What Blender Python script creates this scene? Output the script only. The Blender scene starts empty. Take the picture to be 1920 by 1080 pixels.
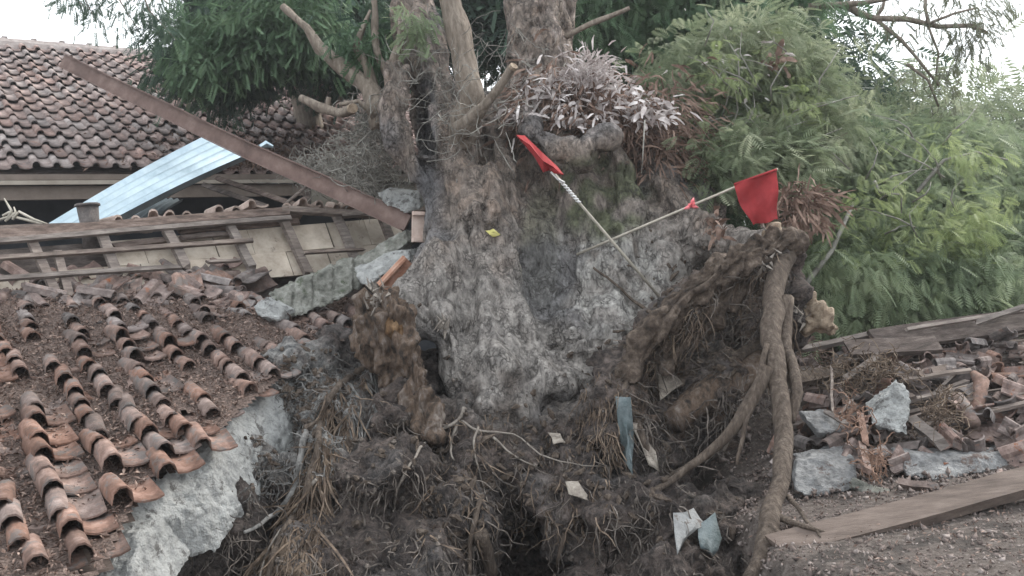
import bpy, bmesh, math, random
import numpy as np
from mathutils import Vector, Matrix, Euler, noise
from mathutils.bvhtree import BVHTree

R = random.Random(7)
NR = np.random.RandomState(7)
scene = bpy.context.scene
col = scene.collection

# ------------------------------------------------------------------ camera, world, sun, exposure
ROLL = math.radians(5.7)
F = 1600.0
CAMZ = 1.6
GLARE_HAZE = 0.0016
cam_d = bpy.data.cameras.new('camera')
cam_d.sensor_width = 36
cam_d.lens = 36 * F / 1920
cam_d.clip_end = 600
cam = bpy.data.objects.new('camera', cam_d)
col.objects.link(cam)
cr, sr = math.cos(ROLL), math.sin(ROLL)
cam.matrix_world = Matrix(((cr, sr, 0, 0), (0, 0, -1, 0), (-sr, cr, 0, CAMZ), (0, 0, 0, 1)))
scene.camera = cam

world = bpy.data.worlds.new('World')
scene.world = world
world.use_nodes = True
wn, wl = world.node_tree.nodes, world.node_tree.links
wn.clear()
wo = wn.new('ShaderNodeOutputWorld')
bg = wn.new('ShaderNodeBackground')
sky = wn.new('ShaderNodeTexSky')
sky.sky_type = 'NISHITA'
sky.sun_disc = False
SUN_EL, SUN_AZ = math.radians(38), math.radians(55)      # azimuth clockwise from +Y
sky.sun_elevation = SUN_EL
sky.sun_rotation = SUN_AZ
hs = wn.new('ShaderNodeHueSaturation')
hs.inputs['Saturation'].default_value = 0.22
mixw = wn.new('ShaderNodeMix'); mixw.data_type = 'RGBA'
mixw.inputs[0].default_value = 0.72
mixw.inputs[7].default_value = (11.1, 11.7, 12.1, 1)     # even cloud layer in front of the blue
wl.new(sky.outputs[0], hs.inputs['Color'])
wl.new(hs.outputs[0], mixw.inputs[6])
wl.new(mixw.outputs[2], bg.inputs['Color'])
bg.inputs['Strength'].default_value = 0.108
wl.new(bg.outputs[0], wo.inputs[0])

sl = bpy.data.lights.new('sun', 'SUN')
sl.energy = 2.1
sl.angle = math.radians(14)
sl.color = (1.0, 0.95, 0.87)
sun = bpy.data.objects.new('sun', sl)
col.objects.link(sun)
sd = Vector((math.sin(SUN_AZ) * math.cos(SUN_EL), math.cos(SUN_AZ) * math.cos(SUN_EL), math.sin(SUN_EL)))
sun.rotation_euler = sd.to_track_quat('Z', 'Y').to_euler()
scene.view_settings.view_transform = 'Standard'
scene.view_settings.look = 'None'
scene.view_settings.gamma = 1
scene.view_settings.exposure = 1.02

# ------------------------------------------------------------------ helpers
def ray(u, v):
    x, y = u - 960.0, v - 540.0
    return Vector(((x * cr - y * sr) / F, 1.0, -(x * sr + y * cr) / F))
CAM = Vector((0, 0, CAMZ))
def P(u, v, Y):
    return CAM + ray(u, v) * Y
def proj(p):
    X, D = p[0] / p[1] * F, -(p[2] - CAMZ) / p[1] * F
    return 960 + X * cr + D * sr, 540 - X * sr + D * cr
def px(r, Y):
    return r * Y / F
def hit(u, v, p0, n):
    d = ray(u, v)
    t = (p0 - CAM).dot(n) / d.dot(n)
    return CAM + d * t

class MB:
    def __init__(s): s.v = []; s.f = []
    def add(s, vs, fs):
        o = len(s.v); s.v.extend([tuple(p) for p in vs]); s.f.extend([tuple(i + o for i in f) for f in fs])
    def tube(s, pts, rad, seg=6, cap=True, wob=0.0):
        pts = [Vector(p) for p in pts]
        n = len(pts); vs = []; fs = []
        t = (pts[1] - pts[0]).normalized()
        a = t.cross(Vector((0, 0, 1)) if abs(t.z) < .9 else Vector((1, 0, 0))).normalized()
        for i, p in enumerate(pts):
            t = (pts[min(i + 1, n - 1)] - pts[max(i - 1, 0)])
            if t.length < 1e-7: t = Vector((0, 0, -1))
            t.normalize()
            a = (a - t * a.dot(t))
            if a.length < 1e-5: a = t.orthogonal()
            a.normalize()
            b = t.cross(a)
            r = rad[i] if hasattr(rad, '__len__') else rad
            for k in range(seg):
                an = 2 * math.pi * k / seg
                rr = r * (1 + wob * noise.noise(p * 3 + Vector((k * 1.7, 0, 0)))) if wob else r
                vs.append(p + (a * math.cos(an) + b * math.sin(an)) * rr)
        for i in range(n - 1):
            for k in range(seg):
                fs.append((i * seg + k, i * seg + (k + 1) % seg, (i + 1) * seg + (k + 1) % seg, (i + 1) * seg + k))
        if cap:
            fs.append(tuple(range(seg - 1, -1, -1))); fs.append(tuple((n - 1) * seg + k for k in range(seg)))
        s.add(vs, fs)
    def sphere(s, c, r, sub=2):
        bm = bmesh.new(); bmesh.ops.create_icosphere(bm, subdivisions=sub, radius=1)
        rr = Vector(r) if hasattr(r, '__len__') else Vector((r, r, r))
        vs = [Vector((v.co.x * rr.x, v.co.y * rr.y, v.co.z * rr.z)) + Vector(c) for v in bm.verts]
        s.add(vs, [[v.index for v in f.verts] for f in bm.faces]); bm.free()
    def box(s, c, ax, ay, az):
        c = Vector(c); vs = [c + ax * i + ay * j + az * k for i in (-1, 1) for j in (-1, 1) for k in (-1, 1)]
        s.add(vs, [(0, 1, 3, 2), (4, 6, 7, 5), (0, 4, 5, 1), (2, 3, 7, 6), (0, 2, 6, 4), (1, 5, 7, 3)])
    def mesh(s, name, mat, smooth=False):
        me = bpy.data.meshes.new(name); me.from_pydata(s.v, [], s.f); me.materials.append(mat)
        if smooth: me.shade_smooth()
        me.update(); return me

def link(name, me, parent=None, kind=None):
    o = bpy.data.objects.new(name, me); col.objects.link(o)
    if parent is not None:
        o.parent = parent; o.matrix_parent_inverse = Matrix.Translation(-parent.location)
    if kind: o['kind'] = kind
    return o
def tag(o, label, cat, group=None, kind=None):
    o['label'] = label; o['category'] = cat
    if group: o['group'] = group
    if kind: o['kind'] = kind
    return o
def thing(name, label, cat, loc, group=None):
    o = bpy.data.objects.new(name, None); col.objects.link(o); o.location = loc; o.empty_display_size = .1
    return tag(o, label, cat, group)

def np_mesh(name, V, Q, mat, smooth=False, colr=None):
    me = bpy.data.meshes.new(name)
    V = np.asarray(V, np.float32); Q = np.asarray(Q, np.int32); k = Q.shape[1]
    me.vertices.add(len(V)); me.vertices.foreach_set('co', V.ravel())
    me.loops.add(Q.size); me.loops.foreach_set('vertex_index', Q.ravel())
    me.polygons.add(len(Q)); me.polygons.foreach_set('loop_start', np.arange(0, Q.size, k, dtype=np.int32))
    me.update(calc_edges=True)
    if colr is not None:
        a = me.color_attributes.new('tint', 'FLOAT_COLOR', 'POINT')
        a.data.foreach_set('color', np.concatenate([colr, np.ones((len(V), 1))], 1).astype(np.float32).ravel())
    me.materials.append(mat)
    if smooth: me.shade_smooth()
    return me

def fbm(p, s, o=3):
    return noise.fractal(Vector(p) * s, 0.9, 2.1, o, noise_basis='PERLIN_ORIGINAL')

def remesh(mb, vox, disp=None):
    me = bpy.data.meshes.new('tmp'); me.from_pydata(mb.v, [], mb.f)
    o = bpy.data.objects.new('tmp', me); col.objects.link(o)
    m = o.modifiers.new('r', 'REMESH'); m.mode = 'VOXEL'; m.voxel_size = vox
    dg = bpy.context.evaluated_depsgraph_get()
    ev = o.evaluated_get(dg)
    out = bpy.data.meshes.new_from_object(ev)
    bpy.data.objects.remove(o); bpy.data.meshes.remove(me)
    n = len(out.vertices)
    co = np.zeros(n * 3, np.float32); out.vertices.foreach_get('co', co); co = co.reshape(-1, 3)
    nn = np.zeros(n * 3, np.float32); out.vertex_normals.foreach_get('vector', nn); nn = nn.reshape(-1, 3)
    if disp:
        d = np.array([disp(Vector(c), Vector(k)) for c, k in zip(co, nn)], np.float32)
        co = co + nn * d[:, None]
        out.vertices.foreach_set('co', co.ravel())
    out.update()
    return out, co
def finish(me, name, mat, co=None, tint=None, smooth=True):
    me.name = name
    me.materials.clear(); me.materials.append(mat)
    if tint:
        a = me.color_attributes.new('tint', 'FLOAT_COLOR', 'POINT')
        a.data.foreach_set('color', np.array([list(tint(c)) + [1] for c in co], np.float32).ravel())
    if smooth: me.shade_smooth()
    return me

# ------------------------------------------------------------------ materials
def mat(name, cols, scale=5, detail=6, stretch=(1, 1, 1), bump=None, rough=.9, var=0.0, hue=0.0, attr=False,
        trans=0.0, metal=0.0, spots=None, local=False, crack=None):
    m = bpy.data.materials.new(name); m.use_nodes = True
    n, l = m.node_tree.nodes, m.node_tree.links
    b = n['Principled BSDF']
    b.inputs['Roughness'].default_value = rough
    b.inputs['Metallic'].default_value = metal
    b.inputs['Specular IOR Level'].default_value = 0.25
    if local:
        tc = n.new('ShaderNodeTexCoord'); src = tc.outputs['Object']
        oi0 = n.new('ShaderNodeObjectInfo')
        ad = n.new('ShaderNodeVectorMath'); ad.operation = 'ADD'
        cmb = n.new('ShaderNodeVectorMath'); cmb.operation = 'SCALE'; cmb.inputs['Scale'].default_value = 1.0
        l.new(oi0.outputs['Location'], cmb.inputs[0]); l.new(src, ad.inputs[0]); l.new(cmb.outputs[0], ad.inputs[1]); src = ad.outputs[0]
    else:
        src = n.new('ShaderNodeNewGeometry').outputs['Position']
    mp = n.new('ShaderNodeMapping'); mp.inputs['Scale'].default_value = stretch
    l.new(src, mp.inputs[0])
    nt = n.new('ShaderNodeTexNoise'); nt.inputs['Scale'].default_value = scale; nt.inputs['Detail'].default_value = detail
    nt.inputs['Roughness'].default_value = .68
    l.new(mp.outputs[0], nt.inputs['Vector'])
    rp = n.new('ShaderNodeValToRGB'); e = rp.color_ramp.elements
    k = len(cols)
    pos = [0.33 + 0.34 * i / (k - 1) for i in range(k)] if k > 1 else [0]
    e[0].position = pos[0]; e[0].color = (*cols[0], 1)
    if k > 1:
        e[1].position = pos[-1]; e[1].color = (*cols[-1], 1)
        for i in range(1, k - 1):
            q = e.new(pos[i]); q.color = (*cols[i], 1)
    l.new(nt.outputs[0], rp.inputs[0])
    c = rp.outputs[0]
    if attr:
        at = n.new('ShaderNodeAttribute'); at.attribute_name = 'tint'
        mx = n.new('ShaderNodeMix'); mx.data_type = 'RGBA'; mx.blend_type = 'MULTIPLY'; mx.inputs[0].default_value = 1
        l.new(at.outputs['Color'], mx.inputs[7]); l.new(c, mx.inputs[6]); c = mx.outputs[2]
    if spots:
        sc_, thr, sc_col = spots
        n2 = n.new('ShaderNodeTexNoise'); n2.inputs['Scale'].default_value = sc_; n2.inputs['Detail'].default_value = 5
        n2.inputs['Roughness'].default_value = .75
        l.new(mp.outputs[0], n2.inputs['Vector'])
        mr = n.new('ShaderNodeMapRange'); mr.inputs[1].default_value = thr; mr.inputs[2].default_value = thr + .07
        l.new(n2.outputs[0], mr.inputs[0])
        mx = n.new('ShaderNodeMix'); mx.data_type = 'RGBA'; l.new(mr.outputs[0], mx.inputs[0])
        l.new(c, mx.inputs[6]); mx.inputs[7].default_value = (*sc_col, 1); c = mx.outputs[2]
    ck = None
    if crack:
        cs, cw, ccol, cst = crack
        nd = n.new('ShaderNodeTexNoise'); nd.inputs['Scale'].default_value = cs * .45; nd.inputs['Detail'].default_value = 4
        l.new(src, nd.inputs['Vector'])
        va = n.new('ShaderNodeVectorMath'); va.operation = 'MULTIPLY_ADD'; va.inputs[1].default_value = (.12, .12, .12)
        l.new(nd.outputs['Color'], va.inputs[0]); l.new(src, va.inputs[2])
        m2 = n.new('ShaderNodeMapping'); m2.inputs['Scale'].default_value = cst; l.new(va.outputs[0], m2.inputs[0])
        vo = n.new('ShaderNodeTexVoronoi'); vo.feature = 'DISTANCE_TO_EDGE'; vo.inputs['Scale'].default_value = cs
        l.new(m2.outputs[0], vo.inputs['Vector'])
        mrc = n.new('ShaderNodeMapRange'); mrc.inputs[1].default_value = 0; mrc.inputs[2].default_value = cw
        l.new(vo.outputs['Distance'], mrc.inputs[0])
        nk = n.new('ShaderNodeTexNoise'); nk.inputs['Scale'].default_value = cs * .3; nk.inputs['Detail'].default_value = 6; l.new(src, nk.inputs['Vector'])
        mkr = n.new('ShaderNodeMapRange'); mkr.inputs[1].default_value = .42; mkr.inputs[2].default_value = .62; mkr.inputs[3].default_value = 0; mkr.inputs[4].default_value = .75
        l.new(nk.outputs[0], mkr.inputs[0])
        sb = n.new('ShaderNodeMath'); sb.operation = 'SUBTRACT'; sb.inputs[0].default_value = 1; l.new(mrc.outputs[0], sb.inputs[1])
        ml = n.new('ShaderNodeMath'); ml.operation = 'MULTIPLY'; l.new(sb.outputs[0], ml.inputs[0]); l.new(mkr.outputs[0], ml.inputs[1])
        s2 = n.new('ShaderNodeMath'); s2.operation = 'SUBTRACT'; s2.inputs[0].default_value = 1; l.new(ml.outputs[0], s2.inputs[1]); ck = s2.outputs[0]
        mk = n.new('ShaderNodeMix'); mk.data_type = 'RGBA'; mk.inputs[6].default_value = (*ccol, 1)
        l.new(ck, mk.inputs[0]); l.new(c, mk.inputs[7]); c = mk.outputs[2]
    if var or hue:
        oi = n.new('ShaderNodeObjectInfo')
        h = n.new('ShaderNodeHueSaturation')
        mr = n.new('ShaderNodeMapRange'); mr.inputs[3].default_value = 1 - var; mr.inputs[4].default_value = 1 + var
        l.new(oi.outputs['Random'], mr.inputs[0]); l.new(mr.outputs[0], h.inputs['Value'])
        mu = n.new('ShaderNodeMath'); mu.operation = 'MULTIPLY'; mu.inputs[1].default_value = 7.31
        fr = n.new('ShaderNodeMath'); fr.operation = 'FRACT'
        l.new(oi.outputs['Random'], mu.inputs[0]); l.new(mu.outputs[0], fr.inputs[0])
        mr2 = n.new('ShaderNodeMapRange'); mr2.inputs[3].default_value = 1 - hue; mr2.inputs[4].default_value = 1 + hue
        l.new(fr.outputs[0], mr2.inputs[0]); l.new(mr2.outputs[0], h.inputs['Saturation'])
        l.new(c, h.inputs['Color']); c = h.outputs[0]
    l.new(c, b.inputs['Base Color'])
    if bump:
        bs, bst, bd = bump
        nb = n.new('ShaderNodeTexNoise'); nb.inputs['Scale'].default_value = bs; nb.inputs['Detail'].default_value = 8
        nb.inputs['Roughness'].default_value = .7
        l.new(mp.outputs[0], nb.inputs['Vector'])
        bu = n.new('ShaderNodeBump'); bu.inputs['Strength'].default_value = bst; bu.inputs['Distance'].default_value = bd
        l.new(nb.outputs[0], bu.inputs['Height'])
        if ck is not None:
            b2 = n.new('ShaderNodeBump'); b2.inputs['Strength'].default_value = .8; b2.inputs['Distance'].default_value = bd * .6
            l.new(ck, b2.inputs['Height']); l.new(bu.outputs[0], b2.inputs['Normal']); l.new(b2.outputs[0], b.inputs['Normal'])
        else: l.new(bu.outputs[0], b.inputs['Normal'])
    if trans:
        tr = n.new('ShaderNodeBsdfTranslucent'); ms = n.new('ShaderNodeMixShader'); ms.inputs[0].default_value = trans
        l.new(c, tr.inputs['Color']); l.new(b.outputs[0], ms.inputs[1]); l.new(tr.outputs[0], ms.inputs[2])
        l.new(ms.outputs[0], n['Material Output'].inputs[0])
    return m

M = {}
M['bark'] = mat('bark', [(.30, .27, .26), (.72, .70, .68), (1.1, 1.06, 1.02), (1.5, 1.46, 1.42)], 17, 12, (1, 1, .42), (20, 1.0, .10), .95, attr=True, crack=(24, .16, (.085, .078, .072), (1, 1, .55)), spots=(30, .62, (.13, .12, .11)))  # crack colour is inner bark tone with crevice shade put in
M['soil'] = mat('soil', [(.25, .25, .25), (.7, .7, .7), (1.25, 1.2, 1.15), (1.9, 1.85, 1.8)], 16, 12, (1, 1, 1), (20, 1.0, .12), .98, attr=True, spots=(26, .66, (.24, .21, .19)))
M['rotten'] = mat('rotten_wood', [(.022, .018, .016), (.06, .047, .04), (.13, .09, .065), (.17, .135, .115), (.28, .24, .21)], 13, 10, (1, 1, .4), (24, 1, .05), .95)
M['limb'] = mat('limb_bark', [(.12, .10, .082), (.20, .165, .135), (.29, .25, .21)], 26, 9, (1, 1, .25), (40, 1, .02), .9)
M['root'] = mat('root_bark', [(.05, .038, .031), (.10, .077, .062), (.17, .137, .112)], 30, 9, (1, 1, .22), (40, 1, .03), .9)
M['root_pale'] = mat('pale_root', [(.14, .12, .105), (.28, .25, .22)], 20, 5, (1, 1, 1), (60, .6, .01), .9)
M['fibre_brown'] = mat('fibre_brown', [(.05, .038, .03), (.13, .095, .072), (.26, .20, .15)], 9, 4)
M['fibre_dark'] = mat('fibre_dark', [(.035, .03, .028), (.10, .085, .075), (.20, .17, .15)], 12, 4)
M['fibre_grey'] = mat('fibre_grey', [(.06, .06, .058), (.15, .145, .14), (.26, .25, .24)], 12, 4)
M['vine'] = mat('dry_vine', [(.10, .095, .085), (.22, .21, .19), (.34, .33, .30)], 8, 4)
M['cut_wood'] = mat('cut_wood', [(.10, .07, .05), (.22, .17, .125), (.34, .275, .21)], 14, 6, bump=(40, .6, .01))
M['tile_near'] = mat('near_roof_tile', [(.10, .075, .066), (.195, .13, .108), (.31, .225, .195)], 9, 7, (1, 1, 1), (60, .6, .01), .9, .25, .3, spots=(6, .53, (.15, .13, .122)), local=True)
M['tile_grey'] = mat('weathered_tile', [(.075, .062, .06), (.16, .125, .115), (.26, .215, .20)], 9, 7, (1, 1, 1), (60, .5, .008), .9, .3, .5, spots=(6, .6, (.20, .10, .07)), local=True)
M['tile_far'] = mat('far_roof_tile', [(.15, .125, .12), (.25, .195, .18), (.36, .29, .27)], 7, 7, (1, 1, 1), (50, .5, .01), .9, .22, .4, spots=(5, .6, (.26, .16, .13)), local=True)
M['tile_rim'] = mat('pale_tile_edge', [(.25, .19, .16), (.42, .34, .30)], 10, 5, bump=(50, .4, .01), var=.15)
M['ridge'] = mat('ridge_mortar', [(.17, .15, .145), (.28, .24, .23), (.36, .33, .32)], 6, 7, bump=(30, .6, .02))
M['litter'] = mat('leaf_litter', [(.06, .045, .04), (.145, .105, .09), (.29, .22, .19)], 60, 4, bump=(70, 1, .03), rough=1)
M['chip'] = mat('litter_flake', [(.065, .046, .04), (.17, .115, .095), (.38, .29, .245)], 25, 3, rough=1)
M['timber'] = mat('weathered_timber', [(.09, .075, .068), (.17, .14, .125), (.27, .23, .205)], 5, 8, (1, 1, 6), (30, .7, .012), .9, .2, .2)
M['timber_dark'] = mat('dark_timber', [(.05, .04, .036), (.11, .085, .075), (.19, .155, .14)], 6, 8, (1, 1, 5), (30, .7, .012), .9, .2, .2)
M['plank'] = mat('dusty_plank', [(.06, .045, .038), (.11, .084, .072), (.165, .13, .113)], 4, 9, (.6, 3, 3), (40, .6, .01), .85, spots=(9, .66, (.12, .10, .09)))
M['steel'] = mat('rusty_brown_beam', [(.11, .072, .062), (.165, .11, .095), (.23, .165, .145)], 4, 7, (1, 1, 1), (40, .3, .005), .7, spots=(7, .67, (.36, .29, .25)))
M['zinc'] = mat('zinc_sheet', [(.27, .35, .40), (.38, .47, .53), (.46, .55, .60)], 2.5, 6, bump=(20, .2, .004), rough=.4, metal=.7, spots=(5, .66, (.34, .38, .40)))
M['zinc_dark'] = mat('old_zinc_sheet', [(.14, .17, .19), (.25, .29, .31)], 4, 5, rough=.6)
M['panel'] = mat('ceiling_board', [(.27, .225, .18), (.43, .37, .31), (.54, .48, .41)], 3.5, 8, bump=(30, .3, .006), var=.12, spots=(4, .62, (.16, .13, .11)))
M['plaster'] = mat('broken_plaster', [(.26, .265, .265), (.42, .425, .42), (.55, .555, .545)], 11, 10, bump=(20, 1, .06), spots=(7, .56, (.17, .165, .16)))
M['concrete'] = mat('mossy_concrete', [(.11, .115, .10), (.24, .24, .215), (.40, .40, .37)], 9, 10, bump=(30, 1, .04), spots=(4, .58, (.10, .12, .08)))
M['rubble_grey'] = mat('grey_rubble', [(.12, .12, .122), (.24, .24, .243), (.38, .38, .38)], 9, 10, bump=(24, 1, .05), spots=(6, .57, (.13, .10, .09)))
M['brick'] = mat('orange_brick', [(.30, .15, .10), (.42, .23, .16), (.50, .33, .26)], 10, 6, bump=(50, .5, .01), var=.2)
M['cover_pale'] = mat('pale_clay', [(.45, .33, .28), (.60, .50, .45)], 10, 6, bump=(50, .3, .008))
M['wall'] = mat('house_wall', [(.17, .15, .125), (.23, .21, .175), (.28, .255, .22)], 2, 7, bump=(30, .2, .01))
M['wall_brown'] = mat('house_trim', [(.15, .12, .10), (.22, .18, .155)], 3, 5)
M['strip'] = mat('eave_strip', [(.30, .26, .22), (.42, .37, .32)], 3, 5)
M['dark'] = mat('room_shade', [(.03, .035, .045), (.06, .065, .075)], 2, 4)  # shade of the open interior put into a near-black blue
M['red'] = mat('red_cloth', [(.30, .035, .04), (.43, .055, .06)], 7, 6, bump=(90, .5, .006), rough=.85, trans=.25)
M['pink'] = mat('pink_ribbon', [(.65, .12, .14), (.80, .25, .27)], 8, 3, rough=.7)
M['bamboo'] = mat('bamboo_pole', [(.33, .30, .25), (.50, .46, .40)], 12, 4, rough=.6)
M['tape'] = mat('white_tape', [(.62, .62, .62), (.80, .80, .80)], 20, 3, rough=.5)
M['cloth_grey'] = mat('dirty_cloth', [(.18, .15, .13), (.32, .28, .24), (.45, .40, .35)], 9, 6, bump=(25, .8, .03))
M['cloth_white'] = mat('white_plastic', [(.2, .2, .2), (.36, .365, .365)], 9, 6, bump=(20, .8, .03), spots=(9, .55, (.15, .13, .12)), rough=.6)
M['cloth_blue'] = mat('blue_grey_plastic', [(.07, .095, .10), (.17, .20, .21)], 9, 6, bump=(20, .8, .03), rough=.7)
M['ground'] = mat('grit_ground', [(.058, .047, .042), (.108, .089, .08), (.18, .155, .142)], 24, 12, bump=(50, 1, .02), rough=1, spots=(1.6, .52, (.055, .047, .043)))
M['grit'] = mat('grit_stone', [(.07, .055, .05), (.15, .12, .11), (.29, .25, .235)], 9, 3, rough=1)
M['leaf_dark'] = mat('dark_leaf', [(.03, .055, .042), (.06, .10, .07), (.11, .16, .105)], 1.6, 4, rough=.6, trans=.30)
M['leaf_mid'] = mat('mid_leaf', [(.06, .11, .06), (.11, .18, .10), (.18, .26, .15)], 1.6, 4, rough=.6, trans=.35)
M['leaf_soft'] = mat('feathery_leaf', [(.12, .165, .10), (.22, .275, .165), (.37, .42, .27)], 2.2, 5, rough=.6, trans=.45)
M['leaf_olive'] = mat('olive_leaf', [(.12, .16, .09), (.22, .26, .16), (.40, .42, .30)], 2.2, 5, rough=.7, trans=.45)
M['leaf_pale'] = mat('sparse_leaf', [(.10, .11, .075), (.17, .18, .12)], 2, 3, rough=.6, trans=.45)  # dull olive leaf of the overhanging branch
M['dry_leaf'] = mat('dried_fern', [(.24, .20, .19), (.50, .45, .44), (.80, .76, .75)], 5, 5, rough=.8, trans=.15)
M['dry_brown'] = mat('brown_dead_leaf', [(.08, .05, .04), (.18, .12, .095), (.36, .26, .21)], 5, 5, rough=.9, trans=.1)
M['weed'] = mat('dry_weed', [(.16, .10, .075), (.27, .17, .125)], 5, 3)

# ------------------------------------------------------------------ ground (one sheet to the horizon)
def ground_h(x, y):
    def ss(t): t = max(0, min(1, t)); return t * t * (3 - 2 * t)
    m = ss((y - 5.7) / 2.8) * ss((x - 1.0) / 1.4) * .52 * (1 - ss((y - 11) / 6))
    z = m + .05 * noise.noise(Vector((x * .8, y * .8, 0))) * ss((y - 5.0) / 1.5) + .012 * noise.noise(Vector((x * 5, y * 5, 1)))
    if m > .02: z += .07 * noise.noise(Vector((x * 2.1, y * 2.1, 4)))
    r = math.hypot((x + .1) / 2.0, (y - 6.6) / 1.6)
    z -= .55 * ss(1.15 - r)
    z -= .9 * ss((1.45 + .12 * math.sin(y * 5) - x) / .5) * ss((x + 3.2) / .6) * ss((y - 2.6) / .8) * ss((8 - y) / 1.5)
    return z
gx = np.concatenate([[-300, -120, -50, -25], np.arange(-12, 12.01, .12), [25, 50, 120, 300]])
gy = np.concatenate([[-100, -30, -8, 0], np.arange(2, 16.01, .12), [25, 60, 140, 400]])
V = [(x, y, ground_h(x, y) if abs(x) < 13 and 1 < y < 17 else 0) for y in gy for x in gx]
nx = len(gx)
Q = [(j * nx + i, j * nx + i + 1, (j + 1) * nx + i + 1, (j + 1) * nx + i) for j in range(len(gy) - 1) for i in range(nx - 1)]
link('ground', np_mesh('ground', V, Q, M['ground'], True), kind='structure')

# ------------------------------------------------------------------ roofs: shared frame
ROW = Vector((.804, .594, 0)).normalized()
HUP = Vector((-.594, .804, 0)).normalized()
def frame(slope):
    s = math.radians(slope)
    up = HUP * math.cos(s) + Vector((0, 0, math.sin(s)))
    return up, ROW.cross(up).normalized()

def tile_mesh(name, w, ln, mt, hump=.062, th=.012, lift=.03, warp=0):
    """S shaped clay tile: barrel on the left, shallow pan on the right, real thickness"""
    prof = []
    hw = (.43 if hump > .07 else .40) * w
    for k in range(6):
        a = math.pi * (1 - k / 5)
        prof.append((hw / 2 + hw / 2 * math.cos(a), hump * math.sin(a) ** .8 if 0 < k < 5 else 0))
    prof += [(.62 * w, -.014), (.86 * w, -.012), (1.04 * w, .006)]
    n = len(prof); vs = []; fs = []
    for t, y, z0, sc in ((0, 0, lift, 1.08), (1, ln, 0, .94)):
        for lay in (0, 1):
            for x, z in prof:
                vs.append((x, y, z * sc + z0 - lay * th + (warp * (x / w - .5) * (t - .5))))
    def ix(t, lay, k): return (t * 2 + lay) * n + k
    for k in range(n - 1):
        fs.append((ix(0, 0, k), ix(0, 0, k + 1), ix(1, 0, k + 1), ix(1, 0, k)))
        fs.append((ix(0, 1, k + 1), ix(0, 1, k), ix(1, 1, k), ix(1, 1, k + 1)))
        fs.append((ix(0, 1, k), ix(0, 1, k + 1), ix(0, 0, k + 1), ix(0, 0, k)))
        fs.append((ix(1, 0, k), ix(1, 0, k + 1), ix(1, 1, k + 1), ix(1, 1, k)))
    for k in (0, n - 1):
        fs.append((ix(0, 0, k), ix(1, 0, k), ix(1, 1, k), ix(0, 1, k)))
    me = bpy.data.meshes.new(name); me.from_pydata(vs, [], fs); me.materials.append(mt)
    for k in range(n - 1 if name[:4] in ('near', 'far_') else 0): me.polygons[4 * k].use_smooth = True; me.polygons[4 * k + 1].use_smooth = True
    return me

def mat_from(rowv, up, nrm, loc):
    m = Matrix((rowv, up, nrm)).transposed().to_4x4(); m.translation = loc; return m
def put(name, me, mtx, parent=None):
    o = bpy.data.objects.new(name, me); col.objects.link(o)
    if parent is not None:
        o.parent = parent; o.matrix_parent_inverse = Matrix.Translation(-parent.location)
    o.matrix_basis = mtx
    return o

# ------------------------------------------------------------------ far house
FUP, FN = frame(30.6)
F0 = P(60, 318, 12.1)
house = thing('tiled_house', 'standing house with grey red tiled roof behind the collapsed roof', 'house', (F0.x, F0.y, 0))
TW, TE = .262, .44
ridge_pt = hit(100, 96, F0, FN)
NRW = int((ridge_pt - F0).dot(FUP) / TE) + 1
tm = [tile_mesh('far_tile', TW, TE * 1.12, M['tile_far'], .06, .016, .045), tile_mesh('far_tile_b', TW, TE * 1.12, M['tile_far'], .066, .016, .055, .015)]
cand = []
for j in range(NRW):
    for i in range(-12, 46):
        p = F0 + ROW * (i * TW) + FUP * (j * TE)
        u, v = proj(p)
        if -60 < u < 800: cand.append((i, j, p, u, v))
def hid(c): return (c[3] > 640) or (c[3] > 300 and c[4] < 60 + (c[3] - 300) * .5)
cand.sort(key=lambda c: (hid(c), c[2].y))
rest = MB()
for q, (i, j, p, u, v) in enumerate(cand):
    rr = ROW.copy(); jit = Vector((R.gauss(0, .006), R.gauss(0, .006), R.gauss(0, .006)))
    a = R.gauss(0, .02)
    r2 = (ROW * math.cos(a) + FUP * math.sin(a)); u2 = (FUP * math.cos(a) - ROW * math.sin(a))
    sag = -.10 * math.exp(-((i - 14) / 6.0) ** 2) * math.exp(-(j / 5.0) ** 2) + .02 * math.sin(i * .5 + j * .3)
    mt = mat_from(r2, u2, FN, p + jit + FN * sag)
    me = tm[R.random() < .4]
    if q < 300: put('roof_tile', me, mt, house)
    else: rest.add([mt @ vv.co for vv in me.vertices], [tuple(f.vertices) for f in me.polygons])
if rest.v: link('upper_tile_field', rest.mesh('upper_tile_field', M['tile_far']), house, 'stuff')
# deck under the tiles, ridge, fascia, walls
mb = MB()
e0, e1 = F0 + ROW * (-12 * TW), F0 + ROW * (45 * TW)
rl = FUP * (NRW * TE)
dn = FN * -.09
mb.add([e0 + dn, e1 + dn, e1 + rl + dn, e0 + rl + dn, e0 + dn * 1.6, e1 + dn * 1.6, e1 + rl + dn * 1.6, e0 + rl + dn * 1.6],
       [(0, 1, 2, 3), (7, 6, 5, 4), (0, 4, 5, 1), (1, 5, 6, 2), (2, 6, 7, 3), (3, 7, 4, 0)])
link('roof_deck', mb.mesh('roof_deck', M['timber_dark']), house)
back = FUP.copy(); back = -HUP * math.cos(math.radians(30)) * -1
mb = MB()
mb.add([e0 + rl + dn, e1 + rl + dn, e1 + rl + HUP * 5 + Vector((0, 0, -3)), e0 + rl + HUP * 5 + Vector((0, 0, -3))], [(0, 1, 2, 3)])
link('rear_roof_slope', mb.mesh('rear', M['tile_far']), house)
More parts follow.
